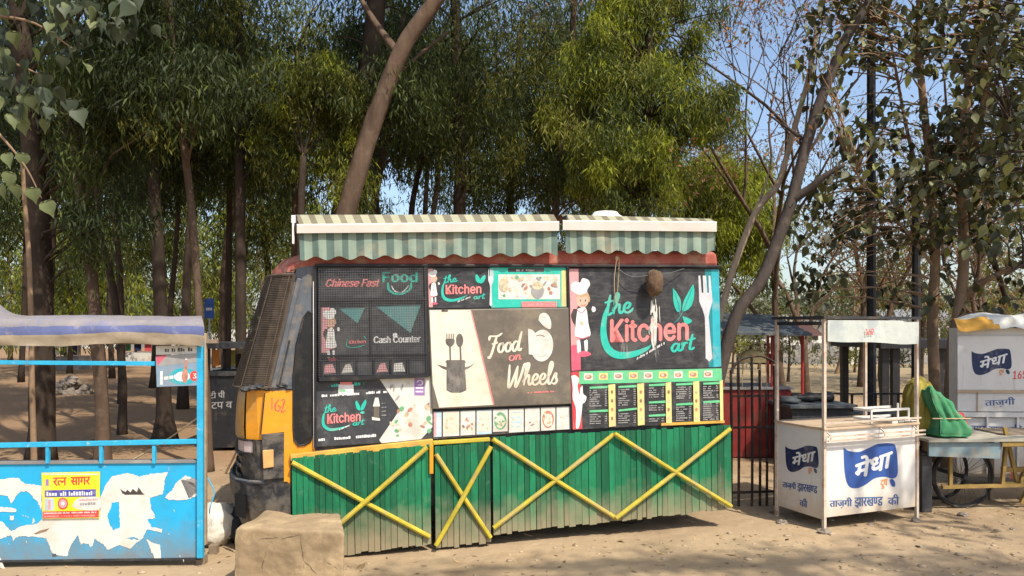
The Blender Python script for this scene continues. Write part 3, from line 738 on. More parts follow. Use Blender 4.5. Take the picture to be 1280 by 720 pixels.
# Food on Wheels
fw = board('hinged_board', [(535.5, 387), (711, 384.5), (714.5, 505), (540.5, 511.5)], .05, 'p_taupe', 'worn cream and grey board with fork, spoon and hat', bevel=.006)
pr = Print(SIDE, .0507)
pr.poly([(537, 388), (588, 387.5), (617, 506), (549, 509.5), (541, 480)], 'p_cream')
pr.poly([(588, 388), (589.5, 388), (618, 505.5), (616, 506)], 'p_coral')
pr.poly([(558, 450), (581, 450), (583, 488), (576, 491), (564, 491), (558, 488)], 'p_darkgrey')
pr.smooth([(546, 455), (552, 460), (563, 464), (577, 464), (588, 459), (593, 453), (588, 457), (576, 460), (564, 460), (552, 457)], 'p_darkgrey'); pr.ell(569.5, 452.5, 13, 2.6, 'p_darkgrey')
pr.stroke([(563, 450), (562.5, 436), (562.5, 425)], 2.2, 'p_darkgrey', taper=1); pr.smooth([(557.5, 430), (562.5, 434), (567.5, 430), (567.5, 424), (557.5, 424)], 'p_darkgrey')
for a in (558.6, 561.3, 564, 566.6): pr.stroke([(a, 426), (a + .1, 417)], 1.3, 'p_darkgrey', taper=1)
pr.stroke([(576, 450), (575.5, 436), (575, 428)], 2.2, 'p_darkgrey', taper=1); pr.ell(574.5, 425.5, 4.6, 8.5, 'p_darkgrey')
pr.script('Food', (611, 442), (651, 438), 12, 3.1, 'p_cream', .06); pr.script('on', (636, 451), (652, 449.5), 6.5, 1.9, 'p_coral')
pr.script('Wheels', (634, 483), (696, 479.5), 13.5, 3.1, 'p_cream', .08)
pr.ticks((657, 492), (695, 490), 2.2, 'p_coral', .8)
pr.poly([(660, 411), (665, 412), (671, 418), (671, 444), (661, 443)], 'p_offwhite'); pr.ell(677.5, 432, 14, 20, 'p_offwhite', 28, .08); pr.stroke([(670, 441), (675, 446), (684, 444)], .6, 'p_grey')
pr.smooth([(673, 400), (675, 393), (681, 391), (686, 395), (689, 403), (688, 411), (683, 410), (678, 406)], 'p_offwhite'); pr.stroke([(670, 420), (676, 419), (681, 421)], 1.6, 'p_taupe')
pr.rect(552, 386.5, 560, 389.5, 'p_dark')
pr.build('lettering', fw)

# photo strip
ps = board('photo_strip', [(540.5, 514), (713.5, 507), (714, 537), (541, 549.5)], .02, 'p_dark')
cols = ['p_offwhite', 'p_food', 'p_foodred', 'p_paleblue', 'p_foodgreen', 'p_paleblue', 'p_offwhite', 'p_foodred', 'p_offwhite']
xs = [541.5, 553, 575, 595, 615.5, 635.5, 655.5, 675.5, 695, 714.5]
for k in range(9):
    x0, x1 = xs[k] + .7, xs[k + 1] - .9; yt = lambda x: 515.2 - (x - 541) * .0405; yb = lambda x: 546.5 - (x - 541) * .059 - (2 if k == 4 else 0)
    mb = MB(); mb.prism([Sp(a, b, .025) for a, b in ((x0, yt(x0)), (x1, yt(x1)), (x1, yb(x1)), (x0, yb(x0)))], -SN * .0045, 'p_offwhite' if k not in (0, 3) else 'p_paleblue'); ph = mb.build('photo_panel', ps)
    pr = Print(SIDE, .0255); cx, cy, hw = (x0 + x1) / 2, (yt(x0) + yb(x0)) / 2, (x1 - x0) / 2
    if k == 0: pr.rect(x0, yt(x0) + 1, x0 + 3, yb(x0) - 1, 'p_pink'); pr.ell(cx + 1, cy - 3, 2.6, 7, 'p_white', 9); pr.ell(cx + 1, cy + 8, 2.4, 4, 'p_white', 9)
    else:
        pr.rect(x0 + .8, yt(x1) + 2, x1 - .8, yb(x1) - 3, 'p_cream' if k % 2 else 'p_offwhite')
        if k in (4, 7): pr.ell(cx, cy, hw * .85, 11, cols[k]); pr.ell(cx, cy + 1, hw * .62, 8, 'p_cream')
        if k in (5,):
            for j in range(4): pr.rect(x0 + 2, yt(x0) + 3 + j * 6, x1 - 2, yt(x0) + 5 + j * 6, 'p_paleblue')
        for j in range(16):
            pr.ell(cx + random.uniform(-.7, .7) * hw, cy + random.uniform(-7, 8), random.uniform(.7, 2.4), random.uniform(.7, 2), random.choice([cols[k], 'p_food', 'p_cream', cols[k], 'p_brown' if k in (2, 6) else 'p_offwhite']), 7, random.random() * 3)
    pr.build('photo_print', ph)

# main logo board
mbd = board('painted_board', [(711, 335), (899, 335.5), (902, 459.5), (714, 464)], .02, BK, 'large black board with shop logo, cook figure and fork')
pr = Print(SIDE, .0205)
pr.poly([(711.5, 336), (723, 336), (726, 462.5), (714.5, 463.5)], 'p_pink'); pr.poly([(713.5, 432), (725.5, 430), (726, 462.5), (714.5, 463.5)], 'p_rose')
pr.poly([(887, 337), (898.5, 337), (901.5, 458), (890, 459)], 'p_cyan'); pr.poly([(881, 337), (889, 337), (892, 459), (886, 459)], 'p_tealdark')
chef(pr, 724, 352, 1.03)
forkprint(pr, (880.5, 344.5), (886.5, 452), 15, 'p_silver')
kitchen_logo(pr, (762.5, 427), (859, 424.5), 28, (757, 394), (790, 390), 12.5, 3.6, (839, 440), (868, 436), 9.5, 3.3,
  [(762, 376), (756, 396), (754.5, 418), (760, 436), (773, 444), (792, 442.5), (808, 436), (815, 430)],
  [[(841, 360), (846, 366), (851, 376), (850.5, 388), (846, 389), (842, 378)], [(866.5, 355), (868, 364), (866, 378), (861, 386), (853, 389), (854, 378), (860, 366)], [(853, 395), (859, 397), (865, 401), (860, 405), (855, 402)]],
  ((796, 450), (831, 430), 3.2))
pr.stroke([(865.5, 360), (859, 376), (850, 396), (842, 404)], 1.1, 'p_tealdark'); pr.stroke([(843, 365), (848, 380), (850, 394)], 1.1, 'p_tealdark')
# worn white streak under the nest
for k in range(34):
    a = random.gauss(817, 2.6); b = random.uniform(372, 420); pr.stroke([(a, b), (a + random.uniform(-1, 1), b + 8), (a + random.uniform(-1.5, 1.5), b + random.uniform(12, 26))], random.uniform(.6, 2.0), 'p_offwhite', n=3, taper=.1)
for k in range(12):
    a = random.gauss(821, 2.2); b = random.uniform(425, 450); pr.stroke([(a, b), (a + random.uniform(-1, 1), b + random.uniform(4, 12))], random.uniform(.5, 1.3), 'p_offwhite', n=2, taper=.1)
for k in range(9):
    a = random.uniform(776, 784); pr.stroke([(a, 424 + k), (a + random.uniform(-1.5, 1), 436 + k * 1.5)], random.uniform(.6, 1.5), 'p_offwhite', n=2, taper=.1)
pr.build('lettering', mbd)

# menu board
mn = board('menu_board', [(714, 464), (902, 460), (904, 528), (716, 537.5)], .024, BK)
pr = Print(SIDE, .0245)
pr.poly([(714, 465), (725, 464.5), (728, 536), (716, 537)], 'p_red'); pr.poly([(724, 464.5), (902, 460.5), (902.5, 476), (724, 480)], 'p_mint')
pr.smooth([(714, 470), (719, 469), (724, 474), (722, 482), (724, 492), (728, 500), (727, 515), (724, 533), (720, 534), (720, 512), (716, 498), (716, 484)], 'p_white'); pr.smooth([(725, 486), (728, 482), (729, 492), (733, 496), (731, 503), (726, 503)], 'p_white')
for k in range(9):
    x = 735 + k * 18.7; y = 470.6 - k * .42; pr.rect(x - 5, y - 4, x + 6, y + 4.5, 'p_yellow' if k % 2 else 'p_offwhite'); pr.ell(x + .5, y + .5, 4.2, 2.8, 'p_foodred'); pr.ell(x, y, 2.2, 1.6, 'p_food')
cx = [(734, 760), (770, 796), (808, 831), (842, 865), (876, 899)]
sep = [(760.5, 769), (796.5, 805), (832, 839), (866.5, 874), (899.5, 903.5)]
heads = [(482.5, 512), (481.5, 511), (479.5, 501, 517.5), (478.5, 503.5), (477.5, 500.5)]
for (a, b), hd in zip(cx, heads):
    for q, h in enumerate(hd): pr.poly([(a + 3, h + 1), (b + 1, h - (1.6 if (q and a == 770) else .4)), (b + 1, h + 2.6 - (1.6 if (q and a == 770) else 0)), (a + 3, h + 3.4)], 'p_mint')
    y = hd[0] + 6.4
    while y < 531 - (a - 734) * .035:
        if all(abs(y - h - 1) > 3.4 for h in hd):
            pr.ticks((a + 3, y), (a + 3 + random.uniform(9, 15), y - .4), 1.7, 'p_grey', .9, .8, 2); pr.ticks((b - 4, y - .6), (b - 1, y - .7), 1.7, 'p_grey', .9)
        y += 2.75
for a, b in sep: pr.poly([(a, 482 - (a - 734) * .036), (b, 481 - (a - 734) * .036), (b + .8, 534 - (a - 734) * .05), (a + .8, 535 - (a - 734) * .05)], 'p_yellow')
for a, b in sep[:4]:
    for k in range(4): pr.ell((a + b) / 2 + .3, 490 + k * 11, 1.6, 2.4, random.choice(['p_food', 'p_foodred', 'p_brown', 'p_foodgreen']))
pr.build('lettering', mn)
mb = MB(); mb.bar(Sp(826, 530.5, .035), Sp(905, 527, .035), .02, .02, 'trim_orange', up=SN); mb.build('batten', truck)

# lower trim rail
mb = MB(); mb.bar(Sp(363, 572, .03), Sp(541, 552.5, .03), .05, .035, 'trim_orange', up=SN); mb.bar(Sp(541, 553.5, .04), Sp(612, 549, .04), .03, .035, 'brace_yellow', up=SN); mb.build('trim_rail', truck, bevel=.005)
mb = MB(); mb.bar(Sp(539, 556, .06), Sp(539, 592, .06), .03, .03, 'truck_orange', up=SN); mb.build('skirt_hinge', truck, bevel=.004)

# plank skirt in three panels
def skirt(x0, x1, top, bot, n, braces, name):
    """top, bot: rows at x0 and x1"""
    mb = MB(); lx0, lx1 = x0, x1
    for t in (.08, .5, .9):
        mb.bar(Sp(x0 + 1, top[0] + (bot[0] - top[0]) * t, .02), Sp(x1 - 1, top[1] + (bot[1] - top[1]) * t, .02), .035, .022, 'body_dark', up=SN)
    sk = mb.build(name, truck)
    cuts = [0.0]
    for k in range(n): cuts.append(cuts[-1] + random.uniform(.72, 1.28))
    cuts = [c_ / cuts[-1] for c_ in cuts]
    for k in range(n):
        gp = random.uniform(.02, .13) / n / 2; u0, u1 = cuts[k] + gp, cuts[k + 1] - gp * .7; jt, jb = random.uniform(-1.2, 1.2), random.uniform(-1.8, 1.8)
        xa, xb = x0 + (x1 - x0) * u0, x0 + (x1 - x0) * u1; sk_ = random.uniform(-.5, .5); d = .052 + random.uniform(-.006, .005)
        pts = [(xa, top[0] + (top[1] - top[0]) * u0 + jt), (xb, top[0] + (top[1] - top[0]) * u1 + jt), (xb + sk_ + 1.6, bot[0] + (bot[1] - bot[0]) * u1 + jb), (xa + sk_ + 1.6, bot[0] + (bot[1] - bot[0]) * u0 + jb)]
        mb = MB(); mb.prism([Sp(a, b, d) for a, b in pts], -SN * .018, 'skirt_green'); mb.build('plank', sk)
    for i, (a, b) in enumerate(braces):
        mb = MB(); mb.tube([Sp(*a, .066 + .024 * (i % 2)), Sp((a[0] + b[0]) / 2, (a[1] + b[1]) / 2 + .8, .066 + .024 * (i % 2)), Sp(*b, .066 + .024 * (i % 2))], .0185, 8, 'brace_yellow'); mb.build('brace', sk, smooth=False)
    return sk
skirt(364.5, 538, (573, 555), (702, 680.5), 23, [((365, 578), (537, 671)), ((534, 559), (392, 683))], 'skirt_panel')
skirt(543, 612.5, (558, 551), (686, 677.5), 9, [((545, 568), (613, 672)), ((614, 558), (545, 682))], 'skirt_door')
skirt(615.5, 913.5, (547, 532), (668, 635.5), 40, [((616, 549), (770, 648)), ((768, 542), (914, 633)), ((617, 660), (767, 543)), ((770, 648), (913, 536))], 'skirt_panel')

# awnings
def awning(x0, x1, yf0, yf1, per, scal, label):
    """x range; (fabric top, bar top, bar bottom, valance bottom) at both ends"""
    L = lambda a, b, x: a + (b - a) * (x - x0) / (x1 - x0); D = .105
    mb = MB(); aw = None
    yy = lambda i, x: L(yf0[i], yf1[i], x)
    # cassette bar
    prof = []
    mb.raw([p for x in (x0, x1) for p in (Sp(x, yy(1, x), D + .02), Sp(x, yy(1, x) + 1.5, D + .035), Sp(x, yy(2, x), D + .03), Sp(x, yy(2, x) + .3, D - .02), Sp(x, yy(1, x), D - .03))],
           [(0, 1, 6, 5), (1, 2, 7, 6), (2, 3, 8, 7), (3, 4, 9, 8), (4, 0, 5, 9), (0, 4, 3, 2, 1), (5, 6, 7, 8, 9)], 'awn_bar')
    aw = mb.build('awning', truck); aw['label'] = label
    mb = MB(); n = int((x1 - x0) / 2.0); rows = 5
    xs_ = [x0 + 3 + (x1 - x0 - 5) * k / n for k in range(n + 1)]
    for k in range(n):
        dark = (((xs_[k] + xs_[k + 1]) / 2 - x0) % per) < per * .47
        V = []
        for x in (xs_[k], xs_[k + 1]):
            wav = math.cos((x - x0 - 8) / scal * 2 * math.pi) * 2.4
            for r_ in range(rows):
                u = r_ / (rows - 1); y = yy(2, x) + (yy(3, x) + wav - yy(2, x)) * u
                V.append(Sp(x + u * (1 if x < (x0 + x1) / 2 else 0), y, D - .005 +   .010 * u * math.sin((x - x0) / scal * 2 * math.pi + 1.2) + .012 * u * noise.noise(Vector((x * .05, u, 3)))))
        mb.raw(V, [(j, j + 1, rows + j + 1, rows + j) for j in range(rows - 1)], 'awn_dark' if dark else 'awn_light')
    mb.build('valance', aw)
    mb = MB()
    for k in range(n):
        dark = (((xs_[k] + xs_[k + 1]) / 2 - x0) % per) < per * .47
        a, b = xs_[k], xs_[k + 1]
        mb.face([Sp(a, yy(1, a), D - .01), Sp(b, yy(1, b), D - .01), Sp(b - 5, yy(0, b), .02), Sp(a - 5, yy(0, a), .02)], 'awn_top_dark' if dark else 'awn_top_light')
        mb.face([Sp(a - 5, yy(0, a), .02), Sp(b - 5, yy(0, b), .02), Sp(b - 5, yy(0, b), .02) + T(0, .35, -.02) - T(0, 0, 0), Sp(a - 5, yy(0, a), .02) + T(0, .35, -.02) - T(0, 0, 0)], 'awn_top_dark' if dark else 'awn_top_light')
    mb.build('canopy_fabric', aw)
    mb = MB(); mb.prism([Sp(a, b, .03) for a, b in ((x0 - 1, yy(0, x0) + 3), (x0 + 1, yy(0, x0) + 3), (x0 + 1, yy(2, x0)), (x0 - 1, yy(2, x0)))], SN * .10, 'dark_metal'); mb.build('end_bracket', aw, bevel=.004)
    return aw
awning(371, 699, (268.5, 280, 291.5, 323.5), (268, 276.5, 288.5, 317.5), 18.7, 29, 'longer striped awning over the counter side')
awning(703.5, 896, (268, 275, 287.5, 314.5), (273.5, 277, 289.5, 315.5), 17.2, 24, 'shorter striped awning over the logo board')
mb = MB(); mb.box(lambda x, y, z: Sp(x, z, y), 364, 369.5, .02, .13, 279, 269, 'white_worn'); mb.box(lambda x, y, z: Sp(x, z, y), 365, 368, .05, .13, 305, 279, 'white_worn'); mb.box(lambda x, y, z: Sp(x, z, y), 368.2, 370, .04, .15, 290, 279, 'grille_iron'); mb.build('motor_box', truck, bevel=.005)

# things on and hanging from the truck
c = Sp(757, 269, -.35)
o = thing('roof_basin', 'upturned pale basin lying on the truck roof above the logo board', 'basin', c)
mb = MB(); base = T(0, 0, 2.31).z
prof = [(.15, 0), (.145, .02), (.12, .035), (.10, .06), (.0, .063)]
vs = [c + Vector((r * math.cos(a), r * math.sin(a), z - .035)) for r, z in prof for a in [2 * math.pi * k / 20 for k in range(20)]]
mb.raw(vs, [(j * 20 + i, j * 20 + (i + 1) % 20, (j + 1) * 20 + (i + 1) % 20, (j + 1) * 20 + i) for j in range(4) for i in range(20)], 'white_worn'); mb.build('bowl', o, smooth=True)
mb = MB(); mb.tube([c + Vector((.15 * math.cos(a), .15 * math.sin(a), -.035)) for a in [2 * math.pi * k / 20 for k in range(21)]], .012, 5, 'white_worn'); mb.build('rim', o)
c = Sp(818, 353, .12)
o = thing('hanging_nest', 'brown lumpy nest hanging over the black logo board', 'nest', c)
mb = MB(); mb.blob(c, .072, .07, .115, 'nest_brown', 16, 12, .28, 2.6, 5); mb.build('nest_body', o, smooth=True)
mb = MB(); mb.tube(smooth_path([Sp(772, 336, .06), Sp(790, 346, .09), Sp(812, 344, .12), Sp(830, 343, .12), Sp(855, 336, .05)], 5), .004, 5, 'wire_dark'); mb.build('wire', o)
c = Sp(771, 330, .06)
o = thing('hanging_string', 'thin looped string hanging from the red roof edge over the logo board', 'string', c)
mb = MB(); mb.tube(smooth_path([Sp(771, 322, .06), Sp(768, 350, .05), Sp(770, 378, .045), Sp(773, 350, .05), Sp(774, 322, .06)], 6), .003, 4, 'rope'); mb.blob(Sp(771, 323, .05), .016, .016, .022, 'rope', 8, 6); mb.build('cord', o)
# ---------------------------------------------------------------- blue stall at the left
def frame(o, deg):
    rot = Matrix.Rotation(R(deg), 3, 'Z'); o = Vector(o)
    return o, rot, (lambda x, y, z: o + rot @ Vector((x, y, z))), Plane(o, rot.col[0], (0, 0, 1))
def jag(pts, amp=.9, n=3):
    out = []
    for i, a in enumerate(pts):
        b = pts[(i + 1) % len(pts)]; L = math.hypot(b[0] - a[0], b[1] - a[1])
        m = max(1, min(n, int(L / 1.6)))
        for k in range(m):
            t = k / m; out.append((a[0] + (b[0] - a[0]) * t + random.uniform(-amp, amp) * (k > 0), a[1] + (b[1] - a[1]) * t + random.uniform(-amp, amp) * (k > 0)))
    return out
so_, srot, SLf, SLP = frame(((254 - 640) / FP * 5.3, 5.3, 0), 2.5)
st = thing('blue_stall', 'bright blue market stall with torn white posters under a low tarpaulin', 'stall', so_, srot)
mb = MB(); mb.box(SLf, -2.5, -.015, 0, .02, .055, .735, 'stall_blue'); panel = mb.build('front_panel', st)
mb = MB(); mb.box(SLf, -2.5, -.02, -.012, .07, .736, .752, 'plaster_grey'); mb.build('counter', st)
mb = MB(); mb.box(SLf, -2.48, -.02, -.004, .015, .04, .056, 'dark_metal'); mb.build('base_rail', st)
for lx, ly in ((-.03, .06), (-.03, .30), (-2.4, .06), (-2.4, .30)):
    mb = MB(); mb.box(SLf, lx - .03, lx + .03, ly - .03, ly + .03, -.03, .06, 'wood_grey'); mb.build('leg', st)
for ux, uy in ((-.012, -.016), (-.012, .30), (-2.45, -.016), (-2.45, .30)):
    if uy > .1 and ux > -1: ux = -.105
    mb = MB(); mb.box(SLf, ux - .021, ux + .021, uy - .02, uy + .02, .06, 1.66, 'post_blue' if uy < .1 else 'wood_pole'); mb.build('post', st, bevel=.004)
mb = MB(); mb.bar(SLP.at(-120, 452, .018), SLP.at(194, 454.5, .018), .03, .03, 'post_blue'); mb.build('rail', st, bevel=.003)
mb = MB(); mb.bar(SLP.at(-120, 559, .012), SLP.at(251, 551.5, .012), .03, .034, 'post_blue'); mb.build('rail', st, bevel=.003)
for a in (60, 127, 193):
    mb = MB(); mb.bar(SLP.at(a, 557, .012), SLP.at(a, 579, .012), .022, .022, 'post_blue'); mb.build('baluster', st)
# torn posters
pp = Print(SLP, .0022)
def torn(pts, mat='torn_paper', n=9, amp=.75):
    pp.poly(jag(pts, amp, n), mat)
torn([(-20, 655), (3, 652), (14, 664), (30, 657), (45, 655), (58, 645), (124, 642), (124, 625), (132, 606), (141, 595), (160, 591), (175, 596), (189, 592), (210, 590), (206, 600), (205, 612), (203, 618), (187, 622), (189, 637), (195, 648), (184, 649), (189, 659), (203, 661), (202, 666), (184, 662), (178, 673), (162, 686), (150, 681), (134, 687), (130, 681), (118, 673), (116, 682), (113, 684), (111, 680), (104, 679), (101, 681), (97.5, 668), (89, 681), (84, 695), (71, 694), (65, 691), (58, 673), (43, 671), (24, 670), (16, 675), (14, 668), (3, 673), (-20, 676)])
torn([(140, 628), (149, 627), (150, 659), (141, 663), (137, 655), (134, 645), (138, 636)], 'stall_blue')
torn([(157, 673), (168, 671), (176, 675), (170, 675)], 'stall_blue')
torn([(-20, 604), (4, 599), (22, 597), (30, 604), (52, 607), (52, 640), (47, 627), (35, 615), (26, 614), (19, 622), (14, 630), (10, 620), (-20, 614)])
torn([(206, 622), (213, 614), (222, 602), (232, 594), (246, 600), (250, 612), (247, 619), (233, 625), (211, 625)])
torn([(226, 600), (244, 597), (248, 606), (250, 614), (236, 623), (245, 614), (243, 604)], 'p_grey')
torn([(208, 613), (214, 607), (216, 612), (211, 616)], 'stall_blue')
torn([(183, 674), (192, 679), (200, 681), (201, 699), (195, 701), (189, 689)])
torn([(-20, 633), (8, 634), (20, 636), (20, 640), (-20, 640)]); torn([(-20, 690), (0, 697), (8, 712), (5, 714), (-4, 704)])
torn([(41, 646), (44, 652), (40, 655)]); torn([(12, 645), (18, 644), (17, 650), (13, 650)])
torn([(150, 611), (153, 617), (156, 618.5), (181, 618.5), (176, 613), (173, 609), (171, 615), (166, 611), (163, 615.5), (159, 612), (157, 615)], 'p_dark', 2, .5)
torn([(42, 667), (50, 663), (62, 660), (58, 664), (46, 668)], 'p_brown', 2, .5); torn([(65, 693), (70, 692), (71, 695), (66, 696)], 'p_dark', 1, .3)
for k in range(26):
    a, b = (random.uniform(246, 252), random.uniform(628, 700)) if k < 12 else (random.uniform(210, 250), random.uniform(630, 700)) if k < 18 else (random.uniform(0, 50), random.uniform(640, 690))
    torn([(a, b), (a + random.uniform(.8, 2), b + .4), (a + 1.2, b + random.uniform(1.5, 5))], 'torn_paper', 1)
pp.build('torn_poster', panel)
# yellow poster
py = Print(SLP, .014)
mb = MB(); mb.prism([SLP.at(*q, .013) for q in ((52, 591), (125, 589.5), (124, 647.5), (53, 648.5))], -SLP.n * .003, 'p_signyellow'); po = mb.build('yellow_poster', panel)
py.text(['र', ('त', .62), 'न', ' ', 'सागर'], (66, 607), (112, 605.5), 10, 'p_signred', F_DEV, 0, (0, .5, 1, (.5, .5)))
py.rect(57, 599, 61, 607, 'p_purple'); py.poly([(56, 613), (120, 611.5), (120, 620.5), (56, 621.5)], 'p_signblue'); py.ticks((58, 620), (119, 619), 5.5, 'p_white', .9, .4, .9)
py.rect(56, 623, 67.5, 638, 'p_paleblue'); py.rect(60, 625, 63.5, 637, 'p_pink'); py.ell(78.6, 629.5, 6.6, 7.4, 'p_signred'); py.ell(78.6, 629.5, 5, 5.6, 'p_pink'); py.ell(78.6, 629.5, 2, 2.4, 'p_white')
py.smooth([(90, 633), (94, 626), (102, 622), (124, 622), (124, 637), (100, 637)], 'p_offwhite'); py.ticks((98, 626.5), (122, 625.5), 3, 'p_pink', .9); py.ticks((100, 632), (120, 631), 3.6, 'p_grey', .9)
py.poly([(53.2, 639.5), (123.6, 638), (123.6, 646.5), (53.2, 647.8)], 'p_signred'); py.ticks((55, 642.5), (121, 641), 2, 'p_white', .85, .4, .9); py.ticks((55, 646.5), (121, 645), 2.2, 'p_pink', .85, .4, .9)
py.rect(54, 592, 123, 593.5, 'p_white'); py.build('lettering', po)
# drink poster hanging by the right post
mb = MB(); mb.prism([SLP.at(*q, .03) for q in ((195, 432.5), (251, 431.5), (251, 442), (195, 443.5))], -SLP.n * .004, 'p_offwhite'); hd = mb.build('header_strip', st)
pd = Print(SLP, .0306); pd.ticks((206, 440), (241, 439), 5, 'p_dark', .85, .5, 1); pd.build('lettering', hd)
mb = MB(); mb.prism([SLP.at(*q, .034) for q in ((194.5, 445), (253, 441), (252.5, 481.5), (196, 483.5))], -SLP.n * .003, 'p_greyblue'); dp = mb.build('drink_poster', st)
pd = Print(SLP, .0346); pd.poly([(195, 445), (252, 441.4), (252, 452), (196, 458)], 'p_grey'); pd.poly([(195, 445), (209, 444), (197, 457)], 'p_rose')
pd.smooth([(206, 472), (222, 461), (240, 462), (250, 470), (240, 479), (220, 480)], 'p_cyan'); pd.smooth([(217, 471), (224, 465), (234, 466), (238, 471), (232, 476), (222, 476)], 'p_white')
pd.smooth([(229, 478), (227, 470), (230, 460), (232, 449), (234, 448), (234, 460), (235, 470), (233, 478)], 'p_foodred'); pd.rect(231.6, 447, 234, 450, 'p_white')
pd.ell(243, 470, 5.6, 6.4, 'p_signred'); pd.text('3', (241, 473), (245, 473), 6, 'p_white', F_INT, 0, (0, .5))
pd.rect(200, 464, 203.5, 481, 'p_white'); pd.ticks((205, 475), (226, 472), 6, 'p_white', .8); pd.build('lettering', dp)
# tarpaulin roof
mb = MB(); nu = 46; rows = [(-.42, 1.79, 'tarp_grey'), (-.25, 1.79, 'tarp_grey'), (-.05, 1.768, 'tarp_grey'), (.075, 1.752, 'tarp_grey'), (.10, 1.715, 'tarp_grey'), (.105, 1.655, 'tarp_blue'), (.10, 1.632, 'tarp_beige'), (.098, 1.598, 'tarp_beige'), (.09, 1.575, 'tarp_beige')]
for i in range(len(rows) - 1):
    V = []
    for j in range(nu + 1):
        for q, (d, z, _) in enumerate(rows[i:i + 2]):
            k = i + q; u = -2.62 + (2.665 - (.21, .15, .07, .02)[min(k, 3)] * (k < 4)) * j / nu; sag = (.022 * noise.noise(Vector((u * 1.1, 5, 5))) if k > 4 else 0) + .010 * noise.noise(Vector((u * 2.6, k * .35, 1))) + .007 * noise.noise(Vector((u * 9, k, 2)))
            hump = .20 * math.exp(-((u + 1.72) / .16) ** 2) * (k in (1, 2)) + .03 * math.exp(-((u + 1.6) / .3) ** 2) * (k == 3)
            e = max(0, (u - .02) / .06) if k < 6 else max(0, (u - .01) / .07)
            V.append(SLf(u - .02 * (k > 6) * e, -d + .02 * noise.noise(Vector((u * 5, k * .8, 7))) * (k > 2), z + sag + hump - .035 * e * e))
    for j in range(nu): mb.raw([V[2 * j], V[2 * j + 1], V[2 * j + 3], V[2 * j + 2]], [(0, 1, 2, 3)], rows[i + 1][2])
V = [SLf(-.17, .42, 1.76), SLf(.03, -.09, 1.715), SLf(.03, -.09, 1.6), SLf(-.17, .42, 1.64)]
mb.raw(V, [(0, 1, 2, 3)], 'tarp_blue')
mb.build('tarpaulin', st, smooth=True, weld=True)
mb = MB()
for uy in (-.016, .30): mb.bar(SLf(-2.5, uy, 1.6), SLf(.0, uy, 1.6), .03, .03, 'wood_grey')
mb.build('roof_beam', st)
mb = MB(); mb.tube(smooth_path([SLf(.02, .03, .62), SLf(.07, .02, .52), SLf(.05, .0, .42), SLf(.03, .04, .36)], 6), .004, 5, 'post_blue'); mb.build('cable', st)
mb = MB(); mb.tube(smooth_path([SLP.at(160, 578, -.3), SLP.at(205, 552, -.3), SLP.at(249, 521, -.02)], 5), .006, 5, 'rope'); mb.build('tie_rope', st)

# ---------------------------------------------------------------- mud block, sacks, sticks
o = thing('mud_block', 'squared block of dried cracked mud standing before the green plank skirt', 'mud block', (-1.4, 4.9, 0))
bm_v, idx = [], {}
def grid_box(fn, nx, ny, nz, mat, mb):
    for ax in range(6):
        a = {0: (nx, ny), 1: (nx, ny), 2: (nx, nz), 3: (nx, nz), 4: (ny, nz), 5: (ny, nz)}[ax]
        V = [];
        for i in range(a[0] + 1):
            for j in range(a[1] + 1):
                u, v = i / a[0], j / a[1]
                V.append(fn(*[(u, v, 0), (u, v, 1), (u, 0, v), (u, 1, v), (0, u, v), (1, u, v)][ax]))
        mb.raw(V, [(i * (a[1] + 1) + j, i * (a[1] + 1) + j + 1, (i + 1) * (a[1] + 1) + j + 1, (i + 1) * (a[1] + 1) + j) for i in range(a[0]) for j in range(a[1])], mat)
def mudf(u, v, w_):
    c = Vector((u - .5, v - .5, w_ - .5)); 
    p8 = (abs(c.x * 2) ** 22 + abs(c.y * 2) ** 22 + abs(c.z * 2) ** 22) ** (1 / 22) if c.length > 0 else 1
    c = c / p8 * 1.0
    c.x -= .27 * v * (c.x + .5) - .03 * v
    q = Vector((-1.405, 4.93, .19)) + Matrix.Rotation(R(-7), 3, 'Z') @ Vector((c.x * .745, c.y * .40, c.z * .44))
    q += Vector((1, 1, 1)) * 0
    nz = noise.noise(q * 5) * .014 + noise.noise(q * 17) * .006 + noise.noise(q * 40) * .003
    q += c.normalized() * nz
    if w_ > .6: q.z += .035 * max(0, noise.noise(Vector((q.x * 4, q.y * 3, 9)))) + (.03 if (v > .5) else 0) * max(0, u - .45)
    return q
mb = MB(); grid_box(mudf, 60, 34, 40, 'mud', mb); b_ = mb.build('mud_body', o, smooth=True, weld=True)
# cracks as sunken dark seams
def crackline(p0, p1, n=14, amp=.018):
    out = []
    for k in range(n + 1):
        t = k / n; out.append((p0[0] + (p1[0] - p0[0]) * t + amp * 90 * noise.noise(Vector((t * 4, p0[0] * .1, p1[1]))) , p0[1] + (p1[1] - p0[1]) * t + amp * 60 * noise.noise(Vector((t * 5, p0[1] * .1, 3)))))
    return out
mb = MB()
dg = bpy.context.evaluated_depsgraph_get()
for p0, p1 in (((376, 668), (380, 712)), ((380, 700), (398, 720)), ((412, 676), (404, 706)), ((322, 674), (348, 672)), ((332, 690), (327, 716)), ((404, 700), (424, 712)), ((352, 674), (376, 668))):
    q = crackline(p0, p1); pts = []
    for a, b in q:
        r_ = ray(a, b); P0 = CAMV; hit = None
        # march to the block's front
        t = 4.3
        for _ in range(200):
            w0 = CAMV + r_ * t
            loc = Matrix.Rotation(R(7), 3, 'Z') @ (w0 - Vector((-1.405, 4.93, .19)))
            if loc.y > -.2 - (noise.noise(w0 * 5) * .014 + noise.noise(w0 * 17) * .005) * 1.0: hit = w0; break
            t += .003
        if hit: pts.append(hit + Vector((0, -.0015, 0)))
    if len(pts) > 3: mb.tube(pts, [.0025 * (1 - abs(2 * k / (len(pts) - 1) - 1) * .8) for k in range(len(pts))], 4, 'counter_brown')
